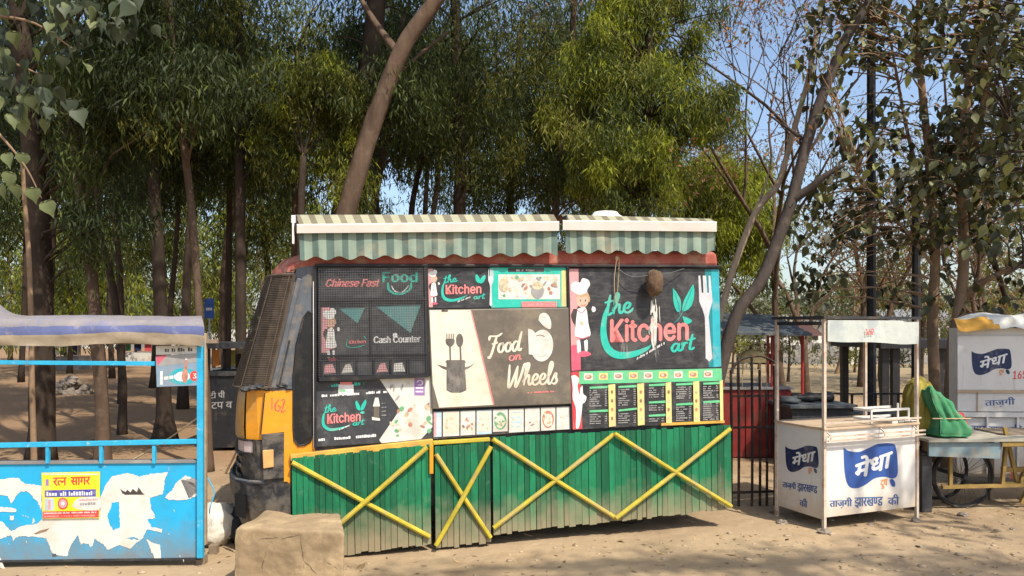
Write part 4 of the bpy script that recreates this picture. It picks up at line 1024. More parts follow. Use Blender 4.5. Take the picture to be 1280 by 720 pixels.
mb.build('crack', o, kind='stuff')
def sack(name, label, c, rx, ry, rz, mat, seed):
    o = thing(name, label, 'sack', (c[0], c[1], 0)); mb = MB()
    mb.blob((c[0], c[1], rz * .62), rx, ry, rz, mat, 26, 16, .42, 2.3, seed, zmin=.0); mb.build('sack_body', o, smooth=True)
    mb = MB(); mb.blob((c[0] - rx * .3, c[1], rz * 1.35), rx * .3, ry * .3, rz * .22, mat, 12, 8, .5, 3, seed + 3); mb.build('tied_mouth', o, smooth=True); return o
sack('cement_sack', 'slumped dusty white sack beside the truck bumper', (-2.34, 5.86), .17, .16, .19, 'sack_white', 4)
g = G(312, 666); sack('dark_lump', 'crumpled dark lump between white sack and bumper', (-2.13, 5.92), .13, .15, .19, 'lump_dark', 9)  # dark lump filling the space right of the white sack
def stick(a, b, r_, label, mat='wood_pole'):
    o = thing('stick', label, 'stick', a); mb = MB(); a, b = Vector(a), Vector(b); m = (a + b) / 2 + Vector((.01, 0, .012))
    mb.tube([a, m, b], [r_, r_ * .9, r_ * .55], 6, mat, wob=.4); mb.build('stick', o); return o
a = G(268, 684); b = G(299, 671); a.z = b.z = .02; stick(a, b, .018, 'pale stick lying on the ground behind the mud block')
stick(G(282, 592), P(299, 556, 8.4), .014, 'thin stick leaning upright behind the truck bumper')
def rock(px, py, s, label, n):
    g = G(px, py); o = thing('stone', label, 'stone', g); mb = MB(); mb.blob(g + Vector((0, 0, s * .25)), s, s * .8, s * .5, 'stone', 10, 7, .5, 2, n); mb.build('stone_body', o, smooth=False); return o
rock(1031, 667, .055, 'flat stone under the front corner leg of the near white booth', 1); rock(977, 655, .05, 'stone under the rear left leg of the near white booth', 2)
rock(1144, 652, .045, 'stone under the right leg of the near white booth', 3); rock(1204, 645, .05, 'stone wedged under the handcart wheel', 4); rock(1266, 662, .025, 'small pale stone alone on the dirt right of the wheel', 5)
rock(1088, 657, .03, 'small stone in the shade at the front of the near white booth', 6)

# ---------------------------------------------------------------- white milk booths
def medha_logo(pr, q, mat, k, ink='p_white'):
    """q maps logo units (0..330 by 0..270) to photo pixels"""
    pr.smooth([q(*p) for p in ((0, 25), (35, 45), (95, 50), (155, 25), (215, 0), (285, 0), (312, 15), (324, 95), (324, 185), (296, 210), (246, 200), (186, 210), (136, 245), (86, 267), (46, 265), (20, 235), (5, 155))], mat)
    a, b, c = q(58, 218), q(275, 138), q(58, 70)
    h = c[1] - a[1]
    u_ = Vector(q(72, 120)) - Vector(q(58, 218)); u_.normalize()
    pr.text('मेधा', a, b, abs(Vector(q(0, 130)).y - Vector(q(0, 0)).y), ink, F_DEV, 0, ((0, 0), (.03 * k, 0), (.06 * k, 0), (.03 * k, .03 * k), (.03 * k, -.03 * k), (.09 * k, .0), (.06 * k, .045 * k), (.06 * k, -.03 * k)), up=(u_.x, u_.y))
    pr.text('दूध', q(222, 258), q(262, 250), abs(q(0, 40)[1] - q(0, 0)[1]), 'p_orange', F_DEV, 0, ((0, 0), (.015 * k, 0), (.03 * k, 0)))
    pr.smooth([q(*p) for p in ((276, 216), (296, 214), (310, 236), (308, 258), (292, 256), (282, 240))], mat)
def slogan(pr, words, mat, bold):
    for toks, p0, p1, h in words: pr.text(toks, p0, p1, h, mat, F_DEV, 0, bold)
JH = ['झारख', ('ण', .70), 'ड']
bo, brot, Bf, BP = frame(((1030 - 640) / FP * 6.16, 6.16, 0), 21.7)
bt = thing('milk_booth', 'small white sheet metal booth with sunlit blue logo, open top and 162 on its fascia', 'booth', bo, brot)
BW, BD = 1.06, .56
BL = Plane(bo, brot.col[1], (0, 0, 1)); BL.n = -brot.col[0]
mb = MB(); mb.box(Bf, 0.01, BW - .01, 0, .012, .12, .845, 'booth_white'); fp = mb.build('front_panel', bt)
mb = MB(); mb.box(Bf, 0, .012, .013, BD, .10, .845, 'booth_white'); lp = mb.build('side_panel', bt)
mb = MB(); mb.box(Bf, BW - .012, BW, .013, BD, .12, .845, 'booth_white'); mb.build('side_panel', bt)
mb = MB(); mb.box(Bf, .013, BW - .013, BD - .012, BD, .12, .84, 'booth_white'); mb.build('rear_panel', bt)
mb = MB(); mb.box(Bf, -.015, BW + .02, -.02, BD + .02, .846, .866, 'booth_tan'); mb.build('counter', bt, bevel=.004)
for lx, ly in ((0, 0), (BW, 0), (0, BD), (BW, BD)):
    mb = MB(); mb.box(Bf, lx - .013, lx + .013, ly - .014, ly + .012, -.01, 1.775, 'post_pale'); mb.build('post', bt)
mb = MB(); mb.box(Bf, -.03, BW + .03, -.03, BD + .03, 1.776, 1.80, 'dark_metal'); mb.build('roof', bt)
mb = MB(); n = 14; V = []
for i in range(n + 1):
    u = .01 + (BW - .02) * i / n; w_ = .008 * noise.noise(Vector((u * 5, 0, 2)))
    V += [Bf(u, -.03 + w_, 1.765 - .012 * (u > .9)), Bf(u, -.028 + w_ * 2, 1.59 - .03 * u + .02 * noise.noise(Vector((u * 3, 1, 1)))), Bf(u, -.02 + w_ * 2, 1.59 - .03 * u + .02 * noise.noise(Vector((u * 3, 1, 1))))]
mb.raw(V, [f for i in range(n) for f in ((3 * i, 3 * i + 1, 3 * i + 4, 3 * i + 3), (3 * i + 1, 3 * i + 2, 3 * i + 5, 3 * i + 4))], 'fascia'); fa = mb.build('fascia', bt)
pf = Print(BP, .048); pf.text('162', (1082, 418.5), (1092, 418), 7.5, 'p_signred', F_INT, 0, (0, .3)); pf.build('lettering', fa)
mb = MB(); mb.bar(Bf(0, BD, 1.74), Bf(0, 0, 1.74), .02, .03, 'dark_metal'); mb.bar(Bf(0, BD, 1.74), Bf(BW, BD, 1.74), .02, .03, 'dark_metal'); mb.build('roof_frame', bt)
mb = MB()
for z in (.905, .80, .765): mb.bar(Bf(-.01, -.055 if z < .85 else -.01, z), Bf(BW + .04, -.055 if z < .85 else -.01, z), .013, .013, 'post_pale')
for u in (.02, .62, BW - .05): mb.bar(Bf(u, -.055, .76), Bf(u, -.055, .81), .01, .01, 'post_pale'); mb.bar(Bf(u, -.055, .805), Bf(u, 0, .84), .01, .01, 'post_pale')
mb.build('front_rail', bt)
mb = MB()
for z in (.905, .985): mb.bar(Bf(.56, .03, z), Bf(1.0, .03, z), .014, .02, 'booth_white'); mb.bar(Bf(.56, .22, z), Bf(1.0, .22, z), .014, .02, 'booth_white'); mb.bar(Bf(.56, .03, z), Bf(.56, .22, z), .014, .02, 'booth_white')
for u in (.56, .87, 1.0): mb.bar(Bf(u, .03, .866), Bf(u, .03, .99 + .05 * (u == .87)), .014, .014, 'booth_white')
mb.build('tray_rack', bt)
for k in range(4):
    mb = MB(); mb.box(Bf, .76 + k * .075, .825 + k * .075, -.01, .20, .868 + .022 * k * .3, .878 + .03 * (3 - k) * .3, 'booth_white' if k != 1 else 'steel'); mb.build('tray_slat', bt)
pr = Print(BP, .0012)
q = lambda x, y: (970 + (x + 405) / 4.8, 520 + (y + 165) / 4.8)
medha_logo(pr, q, 'p_logo', 21)
z2 = lambda x, y: (970 + x / 4.8, 520 + y / 4.8)
slogan(pr, [(['ताज़गी'], z2(322, 545), z2(455, 541), 11), (JH, z2(472, 542), z2(638, 537), 11), (['की'], z2(672, 534), z2(737, 531), 13)], 'p_inkblue', (0, .35, .7))
pr.build('lettering', fp)
pr = Print(BL, .0012)
q = lambda x, y: (970 + (x * .615 + 55) / 4.8, 520 + (y * .62 + 165 + x * .06) / 4.8)
medha_logo(pr, q, 'p_navy', 12)
slogan(pr, [(['ताज़गी'], z2(38, 425), z2(118, 441), 9), (JH, z2(128, 446), z2(245, 466), 9), (['की'], z2(140, 540), z2(185, 552), 11)], 'p_inkblue', (0, .3, .6))
pr.build('lettering', lp)

co, crot, Cf, CP = frame(((1196 - 640) / FP * 8.0, 8.0, 0), -12)
ct = thing('milk_booth', 'shuttered white booth in shade with a crumpled sheet on its roof, behind the handcart', 'booth', co, crot)
CW = 1.5
def cpanel(y0, y1, d, name, x1=1420):
    mb = MB(); mb.prism([CP.at(a, b, d) for a, b in ((1197, y0), (x1, y0 + 1), (x1, y1 + 1), (1197, y1))], -CP.n * .015, 'booth_white'); return mb.build(name, ct)
mb = MB(); mb.box(Cf, .01, CW, .02, .26, .10, 1.70, 'booth_white'); mb.build('cabinet', ct)
up_ = cpanel(420, 488, .012, 'shutter'); mid = cpanel(491, 514, .02, 'shutter'); low = cpanel(522, 592, .012, 'front_panel')
mb = MB(); mb.bar(CP.at(1196, 489, .03), CP.at(1400, 490, .03), .02, .03, 'booth_tan'); mb.bar(CP.at(1196, 518, .03), CP.at(1400, 519.5, .03), .03, .05, 'booth_white'); mb.bar(CP.at(1222, 491, .026), CP.at(1222, 514, .026), .01, .01, 'booth_tan'); mb.build('ledge', ct)
for a in (1197, 1234, 1272, 1310):
    mb = MB(); mb.bar(CP.at(a, 519, .03), CP.at(a, 592, .03), .022, .02, 'booth_white'); mb.build('stile', ct)
for lx in (.03, CW - .03):
    for ly in (.04, .24): mb = MB(); mb.box(Cf, lx - .015, lx + .015, ly - .015, ly + .015, -.01, .1, 'post_pale'); mb.build('leg', ct)
pr = Print(CP, .0135)
q = lambda x, y: (1214.3 + x * .154, 436 + y * .122)
medha_logo(pr, q, 'p_navy', 10); pr.text('165', (1266, 474), (1283, 473), 10, 'p_signred', F_INT, .1, (0, .4)); pr.build('lettering', up_)
pr = Print(CP, .0215); slogan(pr, [(['ताज़गी'], (1231, 507.5), (1268, 505.5), 9.5)], 'p_inkblue', (0, .35, .7)); pr.build('lettering', mid)
pr = Print(CP, .0135); slogan(pr, [(JH, (1214, 541.5), (1254, 543), 9.5), (['की'], (1259, 543), (1277, 541), 12)], 'p_inkblue', (0, .35, .7)); pr.text('162', (1262, 598), (1280, 598), 8, 'p_signred', F_INT); pr.build('lettering', low)
# crumpled roof sheet
mb = MB(); nu, nv = 34, 12; V = []
for j in range(nv + 1):
    for i in range(nu + 1):
        u, v = i / nu, j / nv; x = -.02 + (CW + .05) * u; y = .32 - .38 * v
        z = 1.80 + .07 * noise.noise(Vector((x * 4, y * 4, 1))) + .04 * min(1, u * 4)
        if v > .78: t = (v - .78) / .22; z -= .13 * t + .04 * noise.noise(Vector((x * 7, 2, 2))) * t - .08 * t * max(0, 1 - u * 3.5) * 0; y = .32 - .38 * .78 - .12 * t - .03 * noise.noise(Vector((x * 6, v * 3, 3)))
        V.append(Cf(x, y, z))
for j in range(nv):
    for i in range(nu):
        a = j * (nu + 1) + i; mb.raw([V[a], V[a + 1], V[a + nu + 2], V[a + nu + 1]], [(0, 1, 2, 3)], 'tarp_orange' if (i < 7 + (j % 3) and j > 8) else 'tarp_white')
mb.build('roof_sheet', ct, smooth=True, weld=True)

# ---------------------------------------------------------------- handcart with covered bundle
ho = Vector(((1150 - 640) / FP * 6.9, 6.75, 0)); ho, hrot, Hf, HP = frame(ho, 3)
hc = thing('handcart', 'flat wooden handcart with grey blue apron and one large spoked wheel', 'handcart', ho, hrot)
mb = MB(); mb.prism([Hf(0, 0, .66), Hf(.69, 0, .645), Hf(.67, 0, .50), Hf(.0, 0, .53)], Hf(0, .02, 0) - Hf(0, 0, 0), 'cart_bluegrey'); mb.build('apron', hc)
for k in range(5):
    mb = MB(); mb.box(Hf, -.02, 1.28, -.03 + k * .142, .104 + k * .142, .661, .685, 'cart_top'); mb.build('plank', hc)
mb = MB(); mb.bar(Hf(.68, .0, .635), Hf(1.3, .0, .64), .04, .04, 'wood_yellow'); mb.build('side_rail', hc)
mb = MB(); mb.bar(Hf(.2, .12, .22), Hf(1.5, .12, .235), .03, .03, 'wood_yellow'); mb.build('lower_rail', hc)
for u, l in ((.28, 0), (.78, .04), (1.02, .02)):
    mb = MB(); mb.bar(Hf(u, .12, .23), Hf(u + l, .12, .64), .03, .03, 'wood_yellow'); mb.build('upright', hc)
for u in (.16, 1.45):
    mb = MB(); mb.bar(Hf(u - .06, .3, .0), Hf(u, .3, .64), .04, .04, 'wood_grey'); mb.build('leg', hc)
wc = P(1203, 600, 7.0); wc.z = .295
mb = MB(); ringp = lambda r_, dy, n=28: [Hf(0, 0, 0) * 0 + wc + hrot @ Vector((r_ * math.cos(2 * math.pi * k / n), dy, r_ * math.sin(2 * math.pi * k / n))) for k in range(n)]
mb.tube(ringp(.29, 0) + ringp(.29, 0)[:1], .017, 7, 'rubber', cap=False); wh = mb.build('wheel', hc, smooth=True)
mb = MB(); mb.tube(ringp(.268, 0) + ringp(.268, 0)[:1], .009, 6, 'dark_metal', cap=False); mb.build('rim', wh)
mb = MB()
for k in range(26):
    a = 2 * math.pi * k / 26; mb.tube([wc + hrot @ Vector((.02 * math.cos(a + .9), .012 * (-1) ** k, .02 * math.sin(a + .9))), wc + hrot @ Vector((.266 * math.cos(a), 0, .266 * math.sin(a)))], .0018, 4, 'dark_metal')
mb.build('spokes', wh, kind='stuff')
mb = MB(); mb.tube([wc + hrot @ Vector((0, -.05, 0)), wc + hrot @ Vector((0, .36, 0))], .022, 8, 'dark_metal'); mb.build('axle', hc)
for dy in (.36,):
    mb = MB(); rp2 = [p + hrot @ Vector((0, dy, 0)) for p in ringp(.29, 0)]; mb.tube(rp2 + rp2[:1], .017, 7, 'rubber', cap=False); mb.build('wheel', hc, smooth=True)
# dark tin box under the cart's left end
o = thing('tin_box', 'dark grey tin box standing on the ground beside the near white booth', 'box', Hf(.0, .1, 0)); mb = MB()
mb.box(Hf, -.03, .07, .06, .5, .0, .53, 'dark_metal'); mb.build('box_body', o, bevel=.008); mb = MB(); mb.box(Hf, -.036, .076, .054, .506, .532, .548, 'dark_metal'); mb.build('lid', o)
# bundle under cloth
b0 = Hf(.28, .3, .69); o = thing('covered_bundle', 'goods on the handcart tied under a green cloth with mustard yellow sheet', 'bundle', b0)
def soft_bundle(mat, c, dims, name, seed, pw=4, top=0):
    def fn(u, v, w_):
        d = Vector((u - .5, v - .5, w_ - .5)); k = (abs(d.x * 2) ** pw + abs(d.y * 2) ** pw + abs(d.z * 2) ** pw) ** (1 / pw); d = d / k
        a = math.atan2(d.y, d.x); h = d.z + .5
        s_ = .82 + .34 * (1 - h) - .05 * math.exp(-((h - .42) / .06) ** 2) + .035 * math.sin(a * 11 + seed + h * 4 + 2 * noise.noise(Vector((a, h * 3, seed)))) + .07 * noise.noise(Vector((d.x * 7, d.y * 7, d.z * 5 + seed))) + .03 * noise.noise(Vector((d.x * 16, d.y * 16, d.z * 9 + seed))) + .12 * noise.noise(Vector((d.x * 3, d.y * 3, d.z * 3 + seed)))
        q = Vector((d.x * dims[0] * s_ + top * h, d.y * dims[1] * s_, h * dims[2] * (1 + .1 * noise.noise(Vector((d.x * 4, d.y * 4, seed)))))) 
        if top < 0: q.z *= 1.08 - .42 * max(0, d.x + .25); q.x += .03 * math.sin(h * 5)
        return Hf(c[0] + q.x, c[1] + q.y, .69 + max(0, q.z))
    mb = MB(); grid_box(fn, 22, 16, 16, mat, mb); return mb.build(name, o, smooth=True, weld=True)
soft_bundle('cloth_yellow', (.08, .32), (.25, .28, .53), 'yellow_sheet', 2, 3, .03); soft_bundle('cloth_green', (.26, .20), (.29, .34, .42), 'green_cloth', 5, 9, -.07)
mb = MB(); mb.tube(smooth_path([Hf(.07, .06, .865), Hf(.25, .025, .868), Hf(.43, .05, .865)], 5), .006, 5, 'rope'); mb.build('tie_cord', o)
mb = MB(); mb.prism([Hf(.42, .2, .69), Hf(.55, .2, .70), Hf(.46, .2, .90), Hf(.41, .2, .88)], Hf(0, .12, 0) - Hf(0, 0, 0), 'cloth_red'); mb.build('red_cloth', o)

# yellow wooden cart at the right edge
yo_, yrot, Yf, YP = frame(((1252 - 640) / FP * 7.0, 7.0, 0), 2)
o = thing('wooden_cart', 'yellow painted wooden cart frame with red marks at the booth', 'cart', yo_, yrot)
for z, m in ((.66, 'dark_metal'), (.60, 'wood_yellow'), (.36, 'wood_yellow'), (.22, 'wood_yellow')):
    mb = MB(); mb.bar(Yf(0, 0, z), Yf(1.1, 0, z + .005), .03, .045, m); mb.build('rail', o)
mb = MB(); mb.bar(Yf(.20, -.02, .6), Yf(.26, -.02, .6), .03, .047, 'red_post'); mb.bar(Yf(.30, -.02, .36), Yf(.42, -.02, .36), .03, .047, 'red_post'); mb.build('red_band', o)
for a, b in (((.02, .76), (.14, .25)), ((.3, .30), (.18, .04)), ((.95, .66), (.95, .0)), ((.15, .2), (.34, .62))):
    mb = MB(); mb.bar(Yf(a[0], -.01, a[1]), Yf(b[0], -.01, b[1]), .03, .03, 'wood_yellow'); mb.build('brace', o)
for u in (.12, .9):
    mb = MB(); mb.box(Yf, u - .02, u + .02, .3, .34, -.01, .6, 'wood_grey'); mb.build('leg', o)
mb = MB(); mb.box(Yf, .0, 1.1, .0, .4, .684, .70, 'wood_grey'); mb.build('deck', o)

# ---------------------------------------------------------------- iron gate and things behind
gY = 7.05; go, grot, Gf, GP = frame(((914 - 640) / FP * gY, gY, 0), 8)
o = thing('iron_grille', 'rusty dark iron bar grille standing between the truck and near white booth', 'grille', go, grot)
bars = [(.0, 1.30), (.075, 1.42), (.21, 1.44), (.29, 1.30), (.36, 1.1), (.44, 1.34)]
for u, z in bars:
    mb = MB(); mb.tube([Gf(u, 0, -.02), Gf(u + .004, 0, z * .5), Gf(u - .004, 0, z)], .0125, 6, 'grille_iron'); mb.build('bar', o)
for z in (.13, .75, 1.05):
    mb = MB(); mb.bar(Gf(-.01, 0, z), Gf(.46, 0, z), .014, .022, 'grille_iron'); mb.build('cross_bar', o)
mb = MB(); mb.tube(smooth_path([Gf(-.01, 0, 1.28), Gf(.1, 0, 1.40), Gf(.3, 0, 1.43), Gf(.46, 0, 1.36)], 5), .013, 6, 'grille_iron'); mb.build('top_bar', o)

ro, rrot, Rf, RP = frame(((903 - 640) / FP * 9.6, 9.6, 0), 2)
o = thing('red_stall', 'dark red panelled stall behind the iron grille under a grey sheet roof', 'stall', ro, rrot)
for k in range(3):
    mb = MB(); mb.box(Rf, .01 + k * .3, .295 + k * .3, 0, .02, .02, .90, 'red_panel'); mb.build('panel', o)
mb = MB(); mb.box(Rf, 0, .92, .03, .8, .02, .88, 'red_panel'); mb.build('counter_body', o)
mb = MB(); mb.box(Rf, -.02, .93, -.03, .82, .902, .93, 'plaster_grey'); mb.build('counter', o)
for u, y in ((.02, .02), (.66, .02), (.02, .78), (.9, .78)):
    mb = MB(); mb.box(Rf, u - .014, u + .014, y - .014, y + .014, .0, 1.62, 'red_post'); mb.build('post', o)
mb = MB(); mb.prism([Rf(-.25, -.35, 1.62), Rf(1.05, -.3, 1.60), Rf(1.0, .9, 1.86), Rf(-.2, .9, 1.90)], Vector((0, 0, .03)), 'grey_sheet'); mb.build('roof_sheet', o)
o = thing('basket', 'yellowish cane basket upturned on wire stand over the red stall counter', 'basket', Rf(.42, .1, .93))
mb = MB(); c = Rf(.42, .1, 1.25); V = []
for j in range(7):
    t = j / 6 * math.pi / 2
    for k in range(18): a = 2 * math.pi * k / 18; V.append(c + Vector((.19 * math.sin(t + .02) * math.cos(a), .19 * math.sin(t + .02) * math.sin(a), .17 * math.cos(t))))
mb.raw(V, [(j * 18 + k, j * 18 + (k + 1) % 18, (j + 1) * 18 + (k + 1) % 18, (j + 1) * 18 + k) for j in range(6) for k in range(18)], 'cane'); mb.build('cane_dome', o, smooth=True)
for k in range(10):
    a = 2 * math.pi * k / 10; mb = MB(); mb.bar(c + Vector((.185 * math.cos(a), .185 * math.sin(a), .0)), c + Vector((.2 * math.cos(a), .2 * math.sin(a), -.31)), .008, .008, 'wood_pole'); mb.build('wire', o)

uo = Vector(((1003 - 640) / FP * 13.5, 13.5, 0)); o = thing('sun_shade', 'small dark red pyramid shade on a single red post behind the booth', 'sun shade', uo)
mb = MB(); mb.tube([uo, uo + Vector((0, 0, 1.62))], .03, 8, 'red_post'); mb.build('post', o)
mb = MB(); ap = uo + Vector((0, 0, 1.84)); cs = [uo + Vector((.31 * a, .31 * b, 1.56)) for a, b in ((-1, -1), (1, -1), (1, 1), (-1, 1))]
mb.raw([ap] + cs, [(0, 1, 2), (0, 2, 3), (0, 3, 4), (0, 4, 1), (4, 3, 2, 1)], 'shade_brown'); mb.build('canopy', o)

# dark cart loaded with a rolled tarpaulin
do, drot, Df, DP = frame(((990 - 640) / FP * 9.0, 9.0, 0), 4)
o = thing('vendor_cart', 'low dark vendor cart with grey table top seen through the near white booth', 'cart', do, drot)
mb = MB(); mb.box(Df, .0, .75, 0, .6, .18, .72, 'dark_metal'); mb.build('cart_body', o, bevel=.01)
mb = MB(); mb.box(Df, -.05, .8, -.06, .64, .722, .765, 'grey_sheet'); mb.build('table_top', o, bevel=.006)
for u, y in ((.05, .05), (.7, .05), (.05, .55), (.7, .55)):
    mb = MB(); mb.box(Df, u - .03, u + .03, y - .03, y + .03, -.01, .18, 'dark_metal'); mb.build('leg', o)
mb = MB(); mb.prism([Df(.04, -.008, .3), Df(.15, -.008, .3), Df(.15, -.008, .5), Df(.04, -.008, .5)], Vector((0, .006, 0)), 'p_grey'); mb.build('label_plate', o)
r0 = Df(.15, .3, .87); o = thing('rolled_tarpaulin', 'dark rolled tarpaulin lying on the grey vendor cart top', 'tarpaulin', r0)
mb = MB(); mb.tube(smooth_path([Df(.12, .3, .82), Df(.35, .27, .825), Df(.66, .3, .82)], 6), [.055 + .01 * math.sin(k * 1.3) for k in range(13)], 12, 'black_paint', wob=.4); mb.build('roll', o, smooth=True)
mb = MB(); mb.blob(Df(.06, .22, .80), .13, .14, .05, 'grey_sheet', 14, 9, .4, 2, 3); mb.build('loose_end', o, smooth=True)
b1, brt, Ef, EP = frame(((1064 - 640) / FP * 9.4, 9.4, 0), 3)
o = thing('iron_bench', 'black iron table frame behind the booth tray rack', 'table', b1, brt)
mb = MB(); mb.box(Ef, 0, .95, 0, .4, .60, .63, 'grey_sheet'); mb.build('top', o)
for u in (.02, .33, .63, .93):
    for y in (.02, .38): mb = MB(); mb.box(Ef, u - .012, u + .012, y - .012, y + .012, -.01, .86 if y < .1 else .6, 'black_paint'); mb.build('leg', o)
for z in (.86, .33): mb = MB(); mb.bar(Ef(0, .02, z), Ef(.95, .02, z), .022, .022, 'black_paint'); mb.build('rail', o)

# black shelter frame
ko, krot, Kf, KP = frame(((1104 - 640) / FP * 12.5, 12.5, 0), 2)
o = thing('shelter', 'black flat roofed shelter frame on square posts behind the near booth', 'shelter', ko, krot)
mb = MB(); mb.box(Kf, -.15, 2.1, -.2, 1.6, 1.36, 1.50, 'black_paint'); mb.build('roof', o)
for u, y in ((.02, 0), (.2, .0), (.95, 0), (.02, 1.4), (1.9, 0), (1.9, 1.4)):
    mb = MB(); mb.box(Kf, u - .06, u + .06, y - .05, y + .05, -.01, 1.36, 'black_paint'); mb.build('post', o)
mb = MB(); mb.box(Kf, .95, 1.9, .03, .06, .2, 1.3, 'dark_metal'); mb.build('back_panel', o)
def post(px, y0, Y, w_, label, ztop=None, mat='black_paint', name='utility_pole', cat='pole'):
    b = gx(px, Y); o = thing(name, label, cat, b); mb = MB(); top = ztop or P(px, y0, Y).z
    mb.tube([b - Vector((0, 0, .05)), b + Vector((0, 0, top * .5)), b + Vector((0, 0, top))], [w_ * .55, w_ * .5, w_ * .45], 8, mat); mb.build('shaft', o)
    mb = MB(); mb.tube([b - Vector((0, 0, .02)), b + Vector((0, 0, .12))], w_ * .75, 8, mat); mb.build('collar', o); return o
post(1089, 0, 10.4, .125, 'tall straight black pole right of the near booth fascia', 8.0)
post(1145, 250, 11.2, .13, 'shorter black pole rising behind the right post of the near booth', 3.75)

# ---------------------------------------------------------------- dark stall between blue stall and truck
no, nrot, Nf, NP = frame(((258 - 640) / FP * 10.2, 10.2, 0), 3)
o = thing('sign_stall', 'black stall with white painted Hindi lettering between blue stall and truck', 'stall', no, nrot)
mb = MB(); mb.box(Nf, 0, 1.0, 0, .7, .05, 1.04, 'black_paint'); bd = mb.build('front_panel', o)
mb = MB(); mb.box(Nf, -.1, 1.1, -.12, .8, 1.42, 1.50, 'dark_metal'); mb.build('roof', o)
mb = MB(); mb.box(Nf, -.02, 1.02, -.03, .74, 1.042, 1.10, 'dark_metal'); mb.build('counter', o)
for u in (.02, .98):
    for y in (.02, .68): mb = MB(); mb.box(Nf, u - .02, u + .02, y - .02, y + .02, 0, 1.42, 'black_paint'); mb.build('post', o)
pr = Print(NP, .002); pr.text(['टी पी'], (262, 498), (281, 497), 9, 'p_grey', F_DEV, 0, (0, .4)); pr.text(['टप व'], (264, 511), (290, 510), 8, 'p_grey', F_DEV, 0, (0, .4)); pr.build('lettering', bd)

# ---------------------------------------------------------------- far things
def far_stall(px, Y, w_, h, mats, label, rot=0):
    o0, rt, f, pl = frame(gx(px, Y), rot); o = thing('market_stall', label, 'stall', o0, rt)
    mb = MB(); mb.box(f, 0, w_, 0, 1.2, 0, h * .45, mats[0]); mb.build('counter', o)
    mb = MB(); mb.box(f, -.15, w_ + .15, -.25, 1.4, h * .92, h, mats[1]); mb.build('roof', o)
    for u in (.05, w_ - .05):
        for y in (.05, 1.15): mb = MB(); mb.box(f, u - .04, u + .04, y - .04, y + .04, 0, h * .92, 'wood_grey'); mb.build('post', o)
    for k in range(4):
        mb = MB(); u = w_ * (k + .2) / 4.3; mb.box(f, u, u + w_ * .15, .0, .04, h * .5, h * .86, mats[2 + k % (len(mats) - 2)]); mb.build('hung_cloth', o)
    return o
far_stall(152, 33, 2.0, 1.35, ['plaster_white', 'roof_tin', 'cloth_green', 'cloth_navy', 'cloth_red', 'plaster_white'], 'distant stall with green and red cloths seen through the blue stall')
far_stall(264, 21, 1.1, 1.25, ['plaster_white', 'dark_metal', 'cloth_orange', 'plaster_white', 'cloth_yellow', 'tarp_orange'], 'distant stall with orange and yellow cloths left of the truck')
far_stall(66, 30, 1.1, 1.2, ['plaster_grey', 'roof_tin', 'plaster_white', 'cloth_navy'], 'distant grey stall behind the big dark trunk at left')
far_stall(930, 34, 1.8, 1.15, ['plaster_white', 'plaster_white', 'plaster_white', 'plaster_grey'], 'distant white stall seen above the red stall')
def far_wall(px0, px1, Y, h, label, mat='plaster_grey', n=9):
    a, b = gx(px0, Y), gx(px1, Y); o = thing('boundary_wall', label, 'wall', a); L = (b - a).length
    for k in range(n):
        mb = MB(); mb.box(lambda x, y, z: a + Vector((x, y, z)), L * k / n + .2, L * (k + 1) / n - .02, 0, .2, 0, h * (1 - .1 * (k % 2)), mat if k % 3 else 'plaster_white'); mb.build('panel', o)
        mb = MB(); mb.box(lambda x, y, z: a + Vector((x, y, z)), L * k / n - .03, L * k / n + .19, -.03, .23, 0, h * 1.12, 'plaster_grey'); mb.build('pier', o)
far_wall(930, 1290, 34, 1.0, 'long low grey and white boundary wall across the dry field')
far_wall(-60, 420, 62, 1.6, 'low pale wall beyond the grove seen left of the truck')
def house(px, Y, w_, d_, h, label, wall, rf):
    o0, rt, f, pl = frame(gx(px, Y), 3); o = thing('house', label, 'house', o0, rt)
    mb = MB(); mb.box(f, 0, w_, 0, d_, 0, h, wall); mb.build('wall', o)
    mb = MB(); mb.prism([f(-.3, -.4, h), f(w_ + .3, -.4, h), f(w_ + .3, d_ / 2, h + 1.0), f(-.3, d_ / 2, h + 1.0)], Vector((0, 0, .12)), rf); mb.build('roof', o)
    for k in range(3):
        u = w_ * (k + .3) / 3.2; mb = MB(); mb.box(f, u, u + .9, -.03, .05, h * .3, h * .75, 'glass_dark'); wn_ = mb.build('window', o); mb = MB(); mb.box(f, u - .08, u + .98, -.06, -.031, h * .76, h * .82, 'plaster_white'); mb.build('lintel', wn_)
house(1112, 66, 6.5, 5, 2.3, 'distant white house beyond the field behind the black shelter', 'plaster_white', 'roof_tin')
house(960, 70, 5.5, 5, 1.9, 'distant pale house beyond the red shade', 'plaster_white', 'plaster_grey')
